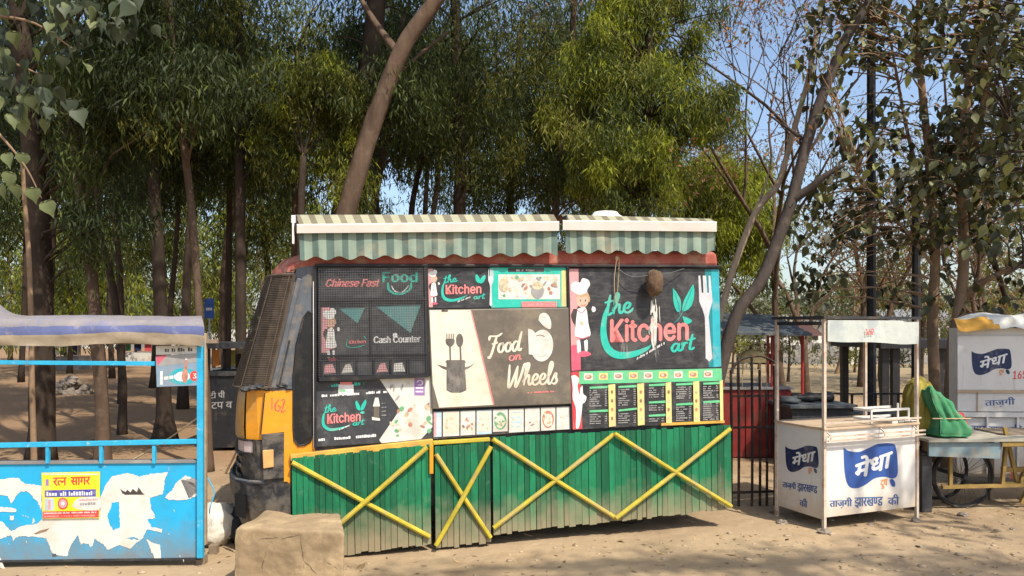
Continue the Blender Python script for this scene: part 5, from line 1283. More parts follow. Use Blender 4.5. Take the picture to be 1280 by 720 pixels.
# stone heap under the trees at left
g = G(86, 492); o = thing('stone_heap', 'grey heap of rubble stones under the grove seen through the blue stall', 'stone heap', g)
for k in range(46):
    mb = MB(); a = random.uniform(0, 6.28); r_ = random.uniform(0, 1) ** .6; z = max(0, .42 * (1 - r_) + random.uniform(-.05, .05)); mb.blob(g + Vector((.62 * r_ * math.cos(a), .45 * r_ * math.sin(a), z)), .12, .1, .09, 'stone', 7, 5, .5, 2, k); mb.build('stone', o)
b = gx(262, 19); o = thing('road_sign', 'small blue sign on a thin pole above the sign stall roof', 'sign', b)
mb = MB(); mb.tube([b, b + Vector((0, 0, 2.5))], .025, 6, 'steel'); mb.build('pole', o)
mb = MB(); mb.box(lambda x, y, z: b + Vector((x, y, z)), -.12, .12, -.03, -.01, 1.95, 2.45, 'blue_sign'); pb = mb.build('sign_board', o)
mb = MB(); mb.box(lambda x, y, z: b + Vector((x, y, z)), -.08, .08, -.036, -.032, 2.15, 2.22, 'plaster_white'); mb.build('marking', pb)
# ---------------------------------------------------------------- trees
def quads(name, V, mats, midx, parent, kind=None):
    """V: (N,4,3) world coordinates"""
    inv = np.array(ROOTM[parent]) if parent in ROOTM else np.eye(4)
    V = V.reshape(-1, 3) @ inv[:3, :3].T + inv[:3, 3]
    n = len(V) // 4
    me = bpy.data.meshes.new(name)
    me.vertices.add(4 * n); me.loops.add(4 * n); me.polygons.add(n)
    me.vertices.foreach_set('co', V.astype(np.float32).ravel())
    me.loops.foreach_set('vertex_index', np.arange(4 * n, dtype=np.int32))
    me.polygons.foreach_set('loop_start', np.arange(0, 4 * n, 4, dtype=np.int32))
    for m in mats: me.materials.append(MATS[m])
    me.polygons.foreach_set('material_index', np.asarray(midx, dtype=np.int32))
    me.update(calc_edges=True)
    o = bpy.data.objects.new(name, me); COL.objects.link(o); o.parent = parent
    if kind: o['kind'] = kind
    return o
def unit(a): return a / np.maximum(1e-9, np.linalg.norm(a, axis=1, keepdims=True))
def leaves(C, Rad, n, L, W, droop=.9, flat=1.05):
    """n leaves round every clump centre C (K,3) with radius Rad (K,)"""
    K = len(C); idx = np.repeat(np.arange(K), n)
    d = unit(rng.normal(size=(K * n, 3))); rr = rng.random(K * n) ** .45
    pos = C[idx] + d * (Rad[idx] * rr)[:, None] * np.array([1, 1, flat])
    dr = unit(rng.normal(size=(K * n, 3)) * np.array([.75, .75, .5]) + np.array([0, 0, -droop]))
    ll = L * rng.uniform(.6, 1.35, K * n); ww = W * rng.uniform(.7, 1.3, K * n)
    side = unit(np.cross(dr, rng.normal(size=(K * n, 3))))
    tip = pos + dr * ll[:, None] + np.array([0, 0, -.12]) * ll[:, None]
    mid = pos + dr * (ll * .45)[:, None]
    V = np.stack([pos, mid + side * (ww / 2)[:, None], tip, mid - side * (ww / 2)[:, None]], 1)
    return V, idx
def limb_curve(a, b, sag=.12, n=4):
    a, b = Vector(a), Vector(b); L = (b - a).length
    return [a.lerp(b, k / n) + Vector((random.uniform(-1, 1) * L * .05, random.uniform(-1, 1) * L * .05, sag * L * math.sin(math.pi * k / n) * .6)) * (0 < k < n) for k in range(n + 1)]
def trunk_mesh(path, r0, r1, bark, flare=1.35, n=12):
    pts = smooth_path(path, 6); m = len(pts); rad = []
    for i, p in enumerate(pts):
        u = i / (m - 1); r_ = r0 + (r1 - r0) * u
        if p.z < .6: r_ *= 1 + (flare - 1) * max(0, 1 - max(0, p.z) / .6) ** 2
        rad.append(r_)
    mb = MB(); mb.tube(pts, rad, n, bark, wob=.16); return mb, pts
def pathY(px, Y, lean=0.0):
    out = []
    for i, (x, y) in enumerate(px):
        if i == 0: b = gx(x, Y); b.z = -.05; out.append(b)
        else: out.append(P(x, y, Y + lean * i))
    return out
HOLES = [(P(372, 145, 10.0), 1.9), (P(790, 60, 10.8), 1.5), (P(870, 60, 11), 1.4), (P(840, 180, 11), 1.3), (P(900, 260, 14), 1.8), (P(850, 235, 14.5), 1.7), (P(940, 270, 14.5), 1.6)] + [(G(x_, y_), 1.0) for x_, y_ in ((90, 515), (170, 500), (235, 505), (60, 480), (140, 470), (215, 470), (30, 530), (180, 535), (110, 490), (262, 540))]  # sun paths kept clear of leaves so these spots stay lit
def shaded_hole(c):
    for h, r_ in HOLES:
        t = (c - h).dot(SUN)
        if t > .9 and (c - h - SUN * t).length < r_: return True
    return False
def clumps_in(rects, Y):
    C, Rd = [], []
    for (x0, y0, x1, y1, n, dY, rad) in rects:
        for _ in range(n):
            for _try in range(40):
                a, b = random.uniform(-1, 1), random.uniform(-1, 1)
                c_ = P((x0 + x1) / 2 + a * (x1 - x0) / 2, (y0 + y1) / 2 + b * (y1 - y0) / 2, Y + random.uniform(-dY, dY))
                if abs(a) ** 2.6 + abs(b) ** 2.6 < 1 and not shaded_hole(c_): break
            else: continue
            C.append(c_); Rd.append(rad * random.uniform(.6, 1.35))
    return C, Rd
def tree(name, label, px, Y, r0, r1, bark, rects, lmats, per=70, L=.14, W=.024, lean=0.0, twigs=.6, droop=.9, group=None, flare=1.35, limbs=(), extra=None):
    path = pathY(px, Y, lean); root = thing(name, label, 'tree', (path[0].x, path[0].y, 0), group=group)
    r0, r1 = r0 * .87, r1 * .87
    mb, pts = trunk_mesh(path, r0, r1, bark, flare); mb.build('trunk', root, smooth=True)
    for lp in limbs:
        ps = [P(x, y, Y + dy) for x, y, dy in lp[0]]; q = smooth_path(ps, 5); mb = MB(); mb.tube(q, [lp[1] + (lp[2] - lp[1]) * i / (len(q) - 1) for i in range(len(q))], 8, lp[3] if len(lp) > 3 else bark, wob=.15); mb.build('branch', root, smooth=True)
    C, Rd = clumps_in(rects, Y)
    if extra:  # added crown out of view, there to shade the grove
        V, idx = leaves(np.array([tuple(c) for c in extra]), np.full(len(extra), .85), 75, .28, .085, .6); quads('added_shade_crown', V, [DK, MD], rng.integers(0, 2, len(idx)), root)
        mb = MB()
        for c in extra[::2]: mb.tube(limb_curve(pts[-1], c, .1), [.06, .05, .035, .02, .01], 4, bark, cap=False)
        mb.build('added_shade_limbs', root, smooth=True, kind='stuff')
    if C:
        mb = MB()
        for c, r_ in zip(C, Rd):
            if random.random() < twigs:
                cand = [p for p in pts if p.z < c.z + .2 and p.z > 1.6] or [pts[-1]]
                a = min(cand, key=lambda p: (p - c).length + abs(p.z - c.z + .8) * .3)
                if (a - c).length < 4.5: mb.tube(limb_curve(a, c), [.022, .018, .014, .01, .005], 4, bark, cap=False)
        if mb.v: mb.build('twigs', root, smooth=True, kind='stuff')
        Cn = np.array([tuple(c) for c in C]); Rn = np.array(Rd)
        V, idx = leaves(Cn, Rn * .85, int(per * (2.5 if Y < 16 else 1.7)), L * .82, W * .80, droop * 1.35)
        km = rng.integers(0, len(lmats), len(Cn)); jit = rng.random(len(idx)) < .22
        mi = np.where(jit, rng.integers(0, len(lmats), len(idx)), km[idx])
        quads('crown', V, lmats, mi, root)
    return root

SHADE = []  # unseen leaf clumps added towards the sun to darken the left foliage
for _ in range(900):
    a_, b_, y_ = random.uniform(-60, 450), random.uniform(-60, 330), random.uniform(9, 15)
    if ((a_ - 370) / 105) ** 2 + ((b_ - 140) / 95) ** 2 < 1 and y_ < 12: continue
    p_ = P(a_, b_, y_); z_ = random.uniform(11, 14.5); p_ = p_ + SUN * ((z_ - p_.z) / SUN.z)
    q_ = P(370, 140, 10.2); q_ = q_ + SUN * ((p_.z - q_.z) / SUN.z)
    if shaded_hole(p_): continue
    SHADE.append(p_)
    if len(SHADE) >= 110: break
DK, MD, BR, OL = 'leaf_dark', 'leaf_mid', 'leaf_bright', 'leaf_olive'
DARK = [DK, DK, MD]; MIX = [DK, MD, MD, OL]; LIT = [MD, BR, BR, OL, MD]  # crown shade and sunlight are partly put into these leaf colours
# front rows: the trunks one can tell apart
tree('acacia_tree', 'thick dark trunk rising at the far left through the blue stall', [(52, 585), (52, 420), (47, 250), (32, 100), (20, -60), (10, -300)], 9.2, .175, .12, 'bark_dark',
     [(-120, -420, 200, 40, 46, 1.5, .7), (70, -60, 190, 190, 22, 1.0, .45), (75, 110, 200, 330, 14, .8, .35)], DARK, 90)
tree('acacia_tree', 'tan lower trunk behind the blue stall rail leaning left as it rises', [(129, 590), (127, 500), (120, 410), (110, 300), (98, 220), (86, 80), (80, -200)], 9.0, .10, .055, 'bark_brown',
     [(0, -350, 240, -20, 24, 1.2, .7), (60, 60, 200, 230, 20, .8, .4)], MIX, 90)
tree('acacia_tree', 'slim brown trunk behind the right post of the blue stall curving up left', [(261, 592), (258, 500), (249, 390), (240, 270), (230, 180), (215, 60), (203, -160)], 8.8, .062, .042, 'bark_brown',
     [(110, -380, 360, 0, 30, 1.2, .7), (130, 0, 330, 150, 44, .9, .42)], DARK, 90)
tree('acacia_tree', 'dark trunk with flared foot behind the drink poster', [(206, 553), (204, 450), (198, 320), (190, 180), (188, 0), (180, -150)], 11.0, .13, .07, 'bark_dark',
     [(80, -300, 330, 40, 30, 1.4, .8), (120, 100, 260, 290, 26, 1.0, .5)], DARK, 90, flare=2.0)
tree('acacia_tree', 'thin dark trunk left of the flared one seen under the stall roof', [(153, 545), (153, 470), (143, 370), (128, 300), (118, 200)], 11.8, .075, .05, 'bark_dark', [(40, 60, 210, 240, 26, 1.2, .5)], DARK, 80)
tree('acacia_tree', 'thin dark pair stem leaning right above the blue stall roof', [(205, 545), (212, 400), (219, 320), (226, 200)], 12.2, .055, .04, 'bark_dark', [(150, 60, 300, 260, 24, 1.2, .5)], DARK, 80)
tree('acacia_tree', 'straight dark trunk just left of the truck windscreen', [(303, 545), (301, 400), (300, 250), (298, 100), (296, -200)], 11.2, .10, .07, 'bark_dark',
     [(180, -380, 420, 0, 34, 1.4, .8), (220, 0, 400, 210, 40, 1.0, .5)], MIX, 90)
tree('acacia_tree', 'slender dark trunk left of the straight one by the windscreen', [(283, 540), (285, 400), (287, 250), (289, 90)], 12.6, .07, .05, 'bark_dark', [(200, 20, 380, 220, 30, 1.2, .5)], DARK, 80)
tree('acacia_tree', 'dark trunk close behind the truck roof front with sunlit hanging foliage', [(376, 530), (376, 380), (376, 270), (379, 195)], 10.4, .085, .05, 'bark_dark',
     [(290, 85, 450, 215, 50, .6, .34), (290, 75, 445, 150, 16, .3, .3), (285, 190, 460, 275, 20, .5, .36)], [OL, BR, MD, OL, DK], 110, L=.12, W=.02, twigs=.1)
tree('leaning_tree', 'big brown trunk leaning right above the striped awning', [(385, 575), (405, 380), (434, 262), (455, 190), (476, 128), (497, 75), (512, 45), (545, 0), (620, -110)], 9.7, .165, .105, 'bark_brown',
     [(480, -420, 800, -30, 40, 1.6, .8)], MIX, 80, extra=SHADE, limbs=[([(500, 70, 0), (470, 30, .3), (440, -20, .6)], .06, .03), ([(470, 140, 0), (500, 90, .5), (560, 40, 1)], .04, .02)])
tree('acacia_tree', 'near black trunk leaning beside the big brown leaning one', [(398, 560), (420, 320), (436, 230), (452, 140), (465, 60), (478, -100)], 10.8, .19, .15, 'bark_dark',
     [(360, -320, 600, 20, 34, 1.4, .8), (400, 0, 560, 150, 34, 1.2, .5)], DARK, 90)
tree('acacia_tree', 'dark trunk right of the big leaning one meeting the awning', [(452, 520), (462, 300), (474, 220), (490, 140), (505, 20)], 13.5, .09, .06, 'bark_dark', [(420, 40, 600, 215, 40, 1.4, .55)], MIX, 80)
tree('acacia_tree', 'crooked thin trunk beside the bright sky gap over the awning', [(508, 520), (512, 300), (520, 230), (532, 180), (538, 90)], 14.5, .075, .05, 'bark_dark', [(510, 30, 680, 190, 40, 1.4, .55)], MIX, 80)
tree('acacia_tree', 'straight dark trunk over the middle of the long awning', [(574, 520), (574, 300), (575, 200), (570, 60), (566, -160)], 13.0, .135, .09, 'bark_dark', [(470, -300, 720, 30, 36, 1.6, .9), (520, 20, 690, 235, 60, 1.3, .55)], MIX, 85)
tree('acacia_tree', 'thin trunk above the join of the two awnings', [(636, 520), (636, 300), (640, 180), (650, 40)], 15.0, .09, .06, 'bark_dark', [(560, 60, 740, 265, 62, 1.5, .6)], MIX, 80)
tree('acacia_tree', 'grey forked trunk behind the sunlit crown over the short awning', [(664, 520), (690, 300), (700, 200), (712, 90), (720, -30)], 13.5, .085, .06, 'bark_brown', [(630, 40, 790, 260, 56, 1.3, .5)], MIX, 85)
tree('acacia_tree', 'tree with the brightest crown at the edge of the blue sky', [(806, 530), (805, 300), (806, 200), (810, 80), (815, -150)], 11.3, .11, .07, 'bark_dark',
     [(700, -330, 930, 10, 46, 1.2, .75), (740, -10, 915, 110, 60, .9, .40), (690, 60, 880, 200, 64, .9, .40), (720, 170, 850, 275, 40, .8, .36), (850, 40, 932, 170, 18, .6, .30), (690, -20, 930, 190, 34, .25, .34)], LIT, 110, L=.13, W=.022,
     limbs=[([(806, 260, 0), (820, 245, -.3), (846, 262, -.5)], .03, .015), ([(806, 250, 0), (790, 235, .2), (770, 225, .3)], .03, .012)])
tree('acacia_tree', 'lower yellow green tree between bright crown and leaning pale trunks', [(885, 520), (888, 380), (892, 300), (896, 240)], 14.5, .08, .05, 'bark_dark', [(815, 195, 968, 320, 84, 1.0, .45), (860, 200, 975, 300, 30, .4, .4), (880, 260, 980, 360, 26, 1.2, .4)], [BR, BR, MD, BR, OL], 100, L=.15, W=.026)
# grove behind, row on row
k = 0
ORD = 'first second third fourth fifth sixth seventh eighth ninth tenth eleventh twelfth thirteenth fourteenth fifteenth'.split()
for row, (Y0, n, py0, py1, spread) in enumerate(((17, 11, 20, 262, 1.5), (23, 12, 120, 345, 2.0))):
    for i in range(n):
        px = -80 + (930 if row == 0 else 960) * (i + .5) / n + random.uniform(-26, 26); Y = Y0 + random.uniform(-2, 2.5); by = HOR + CH * FP / Y
        hw = random.uniform(70, 110) * (1 if row == 0 else .75)
        if 455 < px < 540: py1_ = 200
        else: py1_ = py1 - random.uniform(0, 60)
        if px > 780: px -= 60
        k += 1
        tree('grove_tree', 'slim dark tree in the %s row of the shaded grove, %s from the left' % (('nearer', 'deeper')[row], ORD[i]), [(px, by), (px + random.uniform(-8, 8), 350), (px + random.uniform(-14, 14), 220), (px + random.uniform(-22, 22), 60)], Y, random.uniform(.08, .13), .06, random.choice(['bark_dark', 'bark_brown', 'bark_dark']),
             [(px - hw, py0, px + hw, py1_, 52, 1.6, .75), (px - hw, -110, px + hw, py0 + 30, 10, 1.5, 1.0)], random.choice([DARK, DARK, MIX]), 70, L=.22, W=.046, twigs=.3, group='slim trees of the shaded grove')
for i in range(15):
    px = -40 + 470 * (i + .5) / 15 + random.uniform(-16, 16); Y = random.uniform(27, 40); by = HOR + CH * FP / Y; hw = random.uniform(30, 60); t = random.uniform(285, 345)
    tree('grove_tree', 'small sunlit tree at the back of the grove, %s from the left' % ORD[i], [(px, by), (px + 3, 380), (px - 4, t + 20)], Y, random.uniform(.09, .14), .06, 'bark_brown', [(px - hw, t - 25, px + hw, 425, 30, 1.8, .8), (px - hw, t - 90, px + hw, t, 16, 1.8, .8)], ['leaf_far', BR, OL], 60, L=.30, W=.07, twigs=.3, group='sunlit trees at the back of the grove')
# far tree line
for i in range(30):
    px = -70 + 1420 * (i + .5) / 30 + random.uniform(-18, 18); Y = random.uniform(72, 95); hw = random.uniform(30, 62); t = random.uniform(325, 375) if px > 880 else random.uniform(300, 360)
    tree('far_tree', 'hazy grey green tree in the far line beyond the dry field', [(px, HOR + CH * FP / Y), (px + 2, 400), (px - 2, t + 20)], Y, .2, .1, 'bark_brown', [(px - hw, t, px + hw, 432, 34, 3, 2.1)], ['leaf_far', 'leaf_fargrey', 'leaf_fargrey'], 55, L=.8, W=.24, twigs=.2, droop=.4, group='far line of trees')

# ---- right hand trees
def bare(name, label, px, Y, r0, depth, bark, spread, lean, n0=4, dry=0, seed=1, scale=1.0):
    rd = random.Random(seed); base = gx(px, Y); root = thing(name, label, 'tree', base); mb = MB(); tips = []; tw = MB()
    def grow(p, d, L, r_, lv):
        q = [p]; dd = d.copy()
        for k in range(4):
            dd = (dd + Vector((rd.uniform(-.16, .16), rd.uniform(-.16, .16), rd.uniform(-.06, .12)))).normalized(); q.append(q[-1] + dd * L / 4)
        (mb if lv == 0 else tw).tube(q, [r_ * (1 - .12 * k) for k in range(5)], 8 if lv == 0 else 5 if lv < 3 else 3, bark, cap=False)
        if lv >= depth: tips.append(q[-1]); return
        for c in range(rd.choice((2, 3, 3)) if lv else n0):
            a = rd.uniform(0, 6.28); sp = spread * rd.uniform(.5, 1.2); x = dd.orthogonal().normalized(); y = dd.cross(x)
            nd = (dd * math.cos(sp) + (x * math.cos(a) + y * math.sin(a)) * math.sin(sp) + Vector((0, 0, .06 - .05 * lv))).normalized()
            grow(q[rd.choice((2, 3, 4, 4))], nd, L * rd.uniform(.6, .82), r_ * .58, lv + 1)
    grow(base - Vector((0, 0, .05)), Vector(lean).normalized(), 2.6 * scale, r0, 0)
    mb.build('trunk', root, smooth=True); tw.build('twigs', root, smooth=True, kind='stuff')
    if dry and tips:
        V, idx = leaves(np.array([tuple(t) for t in tips]), np.full(len(tips), .32), dry, .09, .035, .5); quads('crown', V, ['leaf_dry', 'leaf_olive'], rng.integers(0, 2, len(idx)) * (rng.random(len(idx)) < .3), root)
    return root
bare('bare_tree', 'leafless reddish twigged tree against the sky right of the bright crown', 1010, 16.5, .09, 6, 'bark_brown', .62, (.02, 0, 1), 4, 5, 3, 1.0)
bare('bare_tree', 'tall leafless tree with fine brown twigs between bright crown and leaning trunks', 985, 13.5, .085, 6, 'bark_brown', .62, (-.04, 0, 1), 5, 8, 21, 1.2)
bare('bare_tree', 'leafless brown tree behind the black pole at the right', 1105, 18, .095, 6, 'bark_brown', .6, (.05, 0, 1), 4, 3, 8, .95)
bare('bare_tree', 'leafless twiggy tree behind the broad leaved trunks at the right edge', 1235, 17, .095, 6, 'bark_brown', .6, (-.05, 0, 1), 4, 3, 12, .95)
bare('bare_tree', 'small leafless tree standing in the dry field behind the near booth', 1045, 27, .09, 4, 'bark_tan', .5, (.1, 0, 1), 4, 2, 15, .75)
tree('leaning_tree', 'grey brown trunk leaning right across the sky behind the iron grille', [(872, 580), (915, 408), (953, 348), (985, 264), (996, 226), (1015, 157), (1036, 99), (1058, 47), (1090, -6), (1130, -120)], 9.0, .088, .06, 'bark_grey', [], DARK, flare=1.2,
     limbs=[([(990, 250, 0), (1012, 236, -.1), (1030, 221, -.2), (1056, 206, -.3)], .06, .022), ([(1013, 181, 0), (990, 164, .2), (963, 145, .3)], .03, .012), ([(1000, 225, 0), (1008, 150, .5), (1012, 60, 1)], .02, .008)])
tree('leaning_tree', 'thin pale trunk leaning right in front of the sky gap', [(860, 570), (904, 379), (936, 284), (956, 250), (971, 233), (985, 190), (996, 150), (1013, 87), (1022, 30)], 9.9, .055, .035, 'bark_pale', [], DARK,
     limbs=[([(936, 284, 0), (955, 235, .2), (962, 212, .3)], .02, .008)])

def leaf_shape(kind):
    """one broad leaf lying along +x, drooping, folded at the midrib; 1 unit long"""
    if kind == 'heart': out = [(0, 0), (-.06, .2), (.08, .40), (.30, .46), (.55, .30), (.75, .12), (1.05, 0)]
    else: out = [(0, 0), (.08, .14), (.28, .29), (.52, .32), (.75, .2), (.9, .09), (1.0, 0)]
    v, f = [], []
    for i, (x, y) in enumerate(out):
        z = -.16 * x * x
        v += [(x, 0, z), (x, y, z + .30 * y), (x, -y, z + .30 * y)]
    for i in range(len(out) - 1):
        a, b = 3 * i, 3 * i + 3
        f += [(a, b, b + 1, a + 1), (a, a + 2, b + 2, b)]
    return v, f
def leaf_data(kind, mat):
    v, f = leaf_shape(kind); me = bpy.data.meshes.new('leaf'); me.from_pydata(v, [], f); me.materials.append(MATS[mat]); me.polygons.foreach_set('use_smooth', [True] * len(f)); return me
LEAFD = {('oval', m): leaf_data('oval', m) for m in ('leaf_broad', 'leaf_broad_light')}
LEAFD.update({('heart', m): leaf_data('heart', m) for m in ('leaf_peepal', 'leaf_peepal_dark')})
def leaf_matrix(p, s, droop=.7):
    d = Vector((random.uniform(-1, 1), random.uniform(-1, 1), -droop * random.uniform(.3, 2))).normalized()
    up = Vector((random.uniform(-.7, .7), random.uniform(-.9, .5), 1)).normalized(); y = up.cross(d).normalized(); z = d.cross(y)
    m = Matrix((d, y, z)).transposed().to_4x4()
    return Matrix.Translation(p) @ m @ Matrix.Diagonal((s, s, s, 1))
def broad_leaves(root, spots, n_parts, kind, mats, pw, size, droop=.7):
    """spots: points; the first n_parts become leaf parts, the rest one mass"""
    inv = ROOTM[root]; rest = MB(); sv, sf = leaf_shape(kind)
    for i, p in enumerate(spots):
        M_ = leaf_matrix(p, size * random.uniform(.45, 1.3), droop); mat = random.choices(mats, pw)[0]
        if i < n_parts:
            o = bpy.data.objects.new('leaf', LEAFD[(kind, mat)]); COL.objects.link(o); o.parent = root; o.matrix_local = inv @ M_
        else: rest.raw([M_ @ Vector(q) for q in sv], sf, mat)
    if rest.v: rest.build('foliage', root, smooth=True, kind='stuff')
def spots_in(rects, Y):
    """leaf positions in small sprays"""
    out, sprays = [], []
    for (x0, y0, x1, y1, n, dY) in rects:
        for _ in range(n):
            c = P(random.uniform(x0, x1), random.uniform(y0, y1), Y + random.uniform(-dY, dY)); sprays.append(c)
            for _ in range(random.randint(4, 8)): out.append(c + Vector((random.gauss(0, .13), random.gauss(0, .13), random.gauss(0, .10))))
    random.shuffle(out); return out, sprays
def broad_tree(label, px, Y, r0, r1, bark, limbs, rects, n_parts, size=.125):
    path = pathY(px, Y); root = thing('broadleaf_tree', label, 'tree', (path[0].x, path[0].y, 0))
    mb, pts = trunk_mesh(path, r0, r1, bark, 1.3); mb.build('trunk', root, smooth=True); allp = list(pts)
    for lp in limbs:
        q = smooth_path([P(x, y, Y + dy) for x, y, dy in lp[0]], 5); allp += q; mb = MB(); mb.tube(q, [lp[1] + (lp[2] - lp[1]) * i / (len(q) - 1) for i in range(len(q))], 8, lp[3] if len(lp) > 3 else bark, wob=.15); mb.build('branch', root, smooth=True)
    sp, spr = spots_in(rects, Y); mb = MB()
    for c in spr:
        a = min(allp, key=lambda p: (p - c).length + max(0, p.z - c.z) * .6)
        mb.tube(limb_curve(a, c, .1), [.013, .011, .008, .006, .003], 4, bark, cap=False)
    if mb.v: mb.build('twigs', root, smooth=True, kind='stuff')
    broad_leaves(root, sp, n_parts, 'oval', ['leaf_broad', 'leaf_broad_light'], [5, 2], size)
    return root
broad_tree('broad leaved tree whose pale forked trunk rises behind the yellow sheet', [(1172, 570), (1166, 408), (1169, 327), (1166, 262), (1160, 180), (1150, 80), (1149, -40)], 9.4, .07, .035, 'bark_tan',
    [([(1168, 335, 0), (1130, 285, -.2), (1093, 245, -.3), (1070, 215, -.4)], .022, .008, 'bark_pale'), ([(1167, 270, 0), (1140, 190, .2), (1122, 100, .3), (1108, 20, .3)], .03, .012), ([(1168, 300, 0), (1185, 200, .3), (1180, 90, .5)], .03, .012)],
    [(1000, -60, 1200, 70, 130, .7), (1020, 60, 1130, 180, 26, .6), (1040, 150, 1200, 300, 120, .7), (1000, 220, 1080, 320, 24, .6), (1000, 320, 1050, 375, 14, .3), (1100, 290, 1200, 380, 14, .5)], 280)
broad_tree('broad leaved tree with sunlit tan trunk beside the shuttered booth', [(1186, 580), (1190, 450), (1198, 395), (1204, 345), (1204, 280), (1201, 233), (1205, 160), (1212, 95), (1228, 0), (1238, -80)], 9.0, .075, .038, 'bark_tan',
    [([(1206, 372, 0), (1230, 352, -.2), (1268, 334, -.4), (1310, 320, -.5)], .045, .02), ([(1204, 270, 0), (1225, 290, .3), (1243, 330, .4), (1258, 375, .5)], .05, .03, 'bark_dark'), ([(1202, 235, 0), (1225, 150, -.3), (1240, 70, -.4), (1246, -30, -.5)], .04, .03), ([(1203, 250, 0), (1180, 215, .2), (1160, 170, .3)], .025, .01)],
    [(1150, -60, 1300, 100, 130, .7), (1180, 90, 1300, 230, 120, .7), (1150, 170, 1290, 300, 70, .7), (1220, 290, 1300, 400, 16, .4)], 280)
broad_tree('dark broad leaved tree overhanging the right edge of the view', [(1330, 600), (1325, 400), (1318, 250), (1310, 100), (1300, -60)], 8.2, .10, .06, 'bark_dark',
    [([(1320, 260, 0), (1290, 200, -.2), (1262, 150, -.3)], .04, .015), ([(1322, 340, 0), (1285, 330, -.2), (1255, 345, -.2)], .03, .012)],
    [(1215, 60, 1330, 240, 60, .5), (1235, 240, 1320, 350, 20, .4), (1200, -80, 1340, 60, 40, .6)], 200)
for i, (px, Y, t) in enumerate(((1075, 21, 215), (1150, 23, 235), (1225, 20, 205), (1290, 22, 220))):
    by = HOR + CH * FP / Y
    tree('scrub_tree', 'thin olive brown tree behind the broad leaved trunks, %s from the left' % ORD[i], [(px, by), (px + 4, 380), (px - 6, 300), (px + 5, t)], Y, .09, .05, 'bark_brown', [(px - 75, t - 20, px + 75, 400, 44, 1.6, .62)], ['leaf_fargrey', 'leaf_dry', 'leaf_olive', 'leaf_fargrey'], 46, L=.2, W=.05, twigs=.8, droop=.6, group='olive brown trees behind the broad leaved ones')
for i, px in enumerate((915, 948, 985, 1030, 1068, 1120, 1165, 1205, 1262)):
    Y = 27 + 4 * math.sin(i * 2.3); t = 392 + 14 * math.sin(i * 1.7)
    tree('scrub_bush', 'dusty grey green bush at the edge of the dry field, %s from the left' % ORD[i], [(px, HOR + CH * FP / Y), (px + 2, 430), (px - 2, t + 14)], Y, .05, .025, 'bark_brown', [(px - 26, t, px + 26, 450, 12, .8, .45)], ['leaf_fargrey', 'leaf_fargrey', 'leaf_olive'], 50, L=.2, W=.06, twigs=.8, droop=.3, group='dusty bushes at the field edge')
# heart leaved tree at the left edge
pr_ = thing('peepal_tree', 'heart leaved tree reaching in from the left edge over the tarpaulin', 'tree', (-5.3, 6.2, 0))
mb, pts = trunk_mesh([(-5.3, 6.2, -.05), (-5.25, 6.2, 1.5), (-5.15, 6.2, 3), (-5.0, 6.2, 4.6), (-4.9, 6.3, 6)], .13, .06, 'bark_brown'); mb.build('trunk', pr_, smooth=True)
pk = [(10, 192, 6.2), (29, 192, 6.2), (14, 216, 6.2), (22, 232, 6.15), (40, 235, 6.1), (57, 252, 6.1), (2, 232, 6.2), (26, 150, 6.3), (40, 120, 6.2), (18, 40, 6.2), (34, 75, 6.2), (42, 22, 6.3), (30, 118, 6.25), (14, 143, 6.2), (55, 92, 6.2), (25, 131, 6.2), (8, 95, 6.2), (62, 40, 6.4), (4, 60, 6.2), (58, 150, 6.5), (80, 70, 6.5), (3, 10, 6.2)]
for lp in (([(-60, 130), (-20, 150), (10, 180), (34, 212), (52, 248)], .018, .004), ([(-70, 60), (-20, 60), (20, 80), (55, 95)], .02, .005), ([(-70, 10), (0, 20), (45, 30), (90, 60)], .02, .005), ([(-60, 140), (-20, 180), (0, 225)], .012, .004)):
    q = smooth_path([P(x, y, 6.22) for x, y in lp[0]], 6); q = [pts[-14] if lp[0][0][1] > 100 else pts[-6]] + q; mb = MB(); mb.tube(q, [lp[1] + (lp[2] - lp[1]) * i / (len(q) - 1) for i in range(len(q))], 6, 'bark_tan'); mb.build('branch', pr_, smooth=True)
inv = ROOTM[pr_]
for i, (x, y, Y) in enumerate(pk):
    p = P(x, y, Y); d = Vector((random.uniform(-.3, .35), random.uniform(-.2, .3), -1)).normalized(); n_ = Vector((random.uniform(-.4, .7), -1, random.uniform(.1, .7))).normalized(); yv = n_.cross(d).normalized(); z_ = d.cross(yv)
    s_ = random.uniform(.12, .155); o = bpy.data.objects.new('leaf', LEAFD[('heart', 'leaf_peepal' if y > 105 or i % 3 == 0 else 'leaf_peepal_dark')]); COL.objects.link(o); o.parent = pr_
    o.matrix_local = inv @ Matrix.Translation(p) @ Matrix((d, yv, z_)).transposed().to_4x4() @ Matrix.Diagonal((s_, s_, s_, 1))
sp, _ = spots_in([(-60, -80, 110, 60, 44, .8), (-60, 40, 50, 130, 14, .5), (40, -60, 170, 40, 16, .7), (-300, -300, 60, -40, 70, 1.2)], 6.6)
broad_leaves(pr_, sp, 120, 'heart', ['leaf_peepal_dark', 'leaf_peepal'], [5, 1], .13, 1.4)
tree('sapling', 'bare tan sapling stem in front of the thick dark trunk at far left', [(44, 610), (40, 480), (39, 400), (36, 320), (31, 250), (28, 200)], 7.6, .034, .022, 'bark_tan', [], DARK)

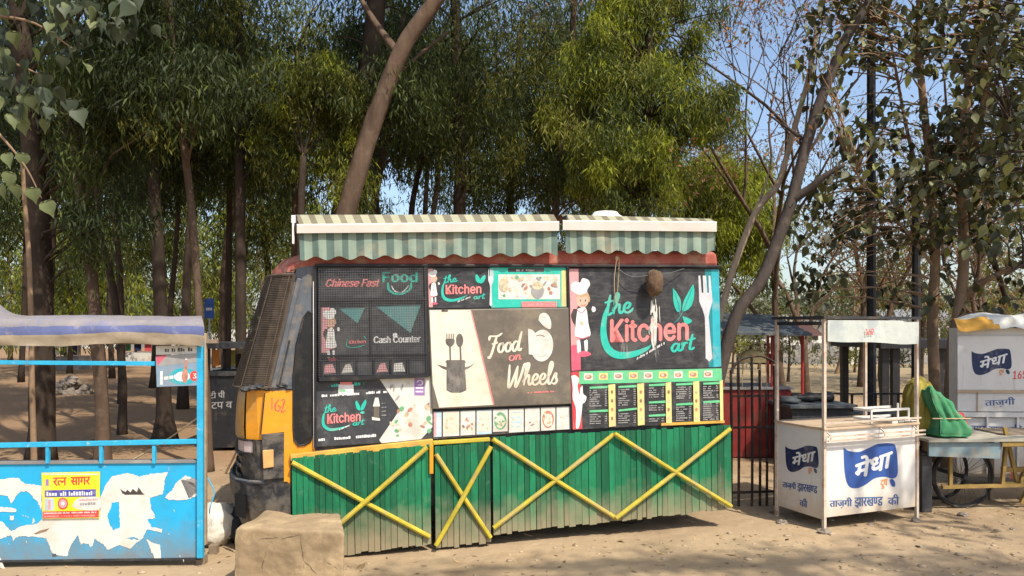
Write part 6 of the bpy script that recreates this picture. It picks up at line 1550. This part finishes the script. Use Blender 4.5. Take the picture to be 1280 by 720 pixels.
# ---- trees behind the photographer that throw the broken shade on the road edge
def shade_tree(label, base, spots, rad, n, L, W, mat):
    root = thing('roadside_tree', label, 'tree', base); b = Vector(base); top = sum((Vector(s_) for s_ in spots), Vector()) / len(spots)
    mb, pts = trunk_mesh([b - Vector((0, 0, .05)), b + Vector((.05, 0, 2)), b.lerp(top, .35) * 1 + Vector((0, 0, top.z * .2)), top], .2, .08, 'bark_brown'); mb.build('trunk', root, smooth=True)
    mb = MB()
    for s_ in spots: mb.tube(limb_curve(min(pts, key=lambda p: (p - Vector(s_)).length + max(0, p.z - s_[2])), s_), [.06, .045, .035, .025, .012], 5, 'bark_brown', cap=False)
    mb.build('twigs', root, smooth=True, kind='stuff')
    V, idx = leaves(np.array([tuple(s_) for s_ in spots]), np.array([rad] * len(spots)), n, L, W, .7); quads('crown', V, [mat], np.zeros(len(idx)), root); return root
sp = []
for (px, py, t) in ((1130, 706, 10.5), (1180, 704, 11), (1230, 706, 11.5), (1280, 704, 11), (1150, 716, 10.5), (1240, 718, 11), (760, 712, 12), (900, 706, 12), (980, 690, 12.5), (1060, 694, 13), (840, 692, 13.5), (1010, 716, 11), (700, 704, 12.5), (660, 718, 12), (930, 700, 13), (1100, 680, 13.5), (790, 700, 13), (560, 712, 12.5), (480, 716, 12), (1200, 690, 12)):
    sp.append(G(px, py + 4) + SUN * t)
shade_tree('roadside tree standing behind the camera', (7.2, -2.6, 0), sp, .33, 80, .15, .045, MD)
sp = [Vector((9.6 + 2.0 * random.gauss(0, .55), 3.6 + 2.4 * random.gauss(0, .5), 8.4 + 2.6 * random.gauss(0, .5))) for _ in range(34)]
shade_tree('tall roadside tree beyond the right edge that shades the shuttered booth', (9.4, 3.4, 0), sp, .75, 110, .26, .10, DK)
# ---------------------------------------------------------------- groups of alike things
from collections import Counter
_roots = [o for o in S.objects if o.parent is None and o.get('category')]
_stem = lambda n: n.split('.')[0]
_n = Counter(_stem(o.name) for o in _roots)
_phr = {'acacia_tree': 'narrow leaved trees of the front grove', 'leaning_tree': 'leaning bare trunks', 'broadleaf_tree': 'broad leaved trees at the right', 'bare_tree': 'leafless twiggy trees', 'stone': 'loose stones on the dirt', 'market_stall': 'distant stalls', 'milk_booth': 'white sheet metal booths', 'stick': 'sticks by the truck front', 'boundary_wall': 'distant boundary walls', 'house': 'distant houses', 'utility_pole': 'black poles', 'roadside_tree': 'roadside trees'}
for o in _roots:
    if _n[_stem(o.name)] > 1 and not o.get('group'): o['group'] = _phr.get(_stem(o.name), _stem(o.name).replace('_', ' ') + 's')
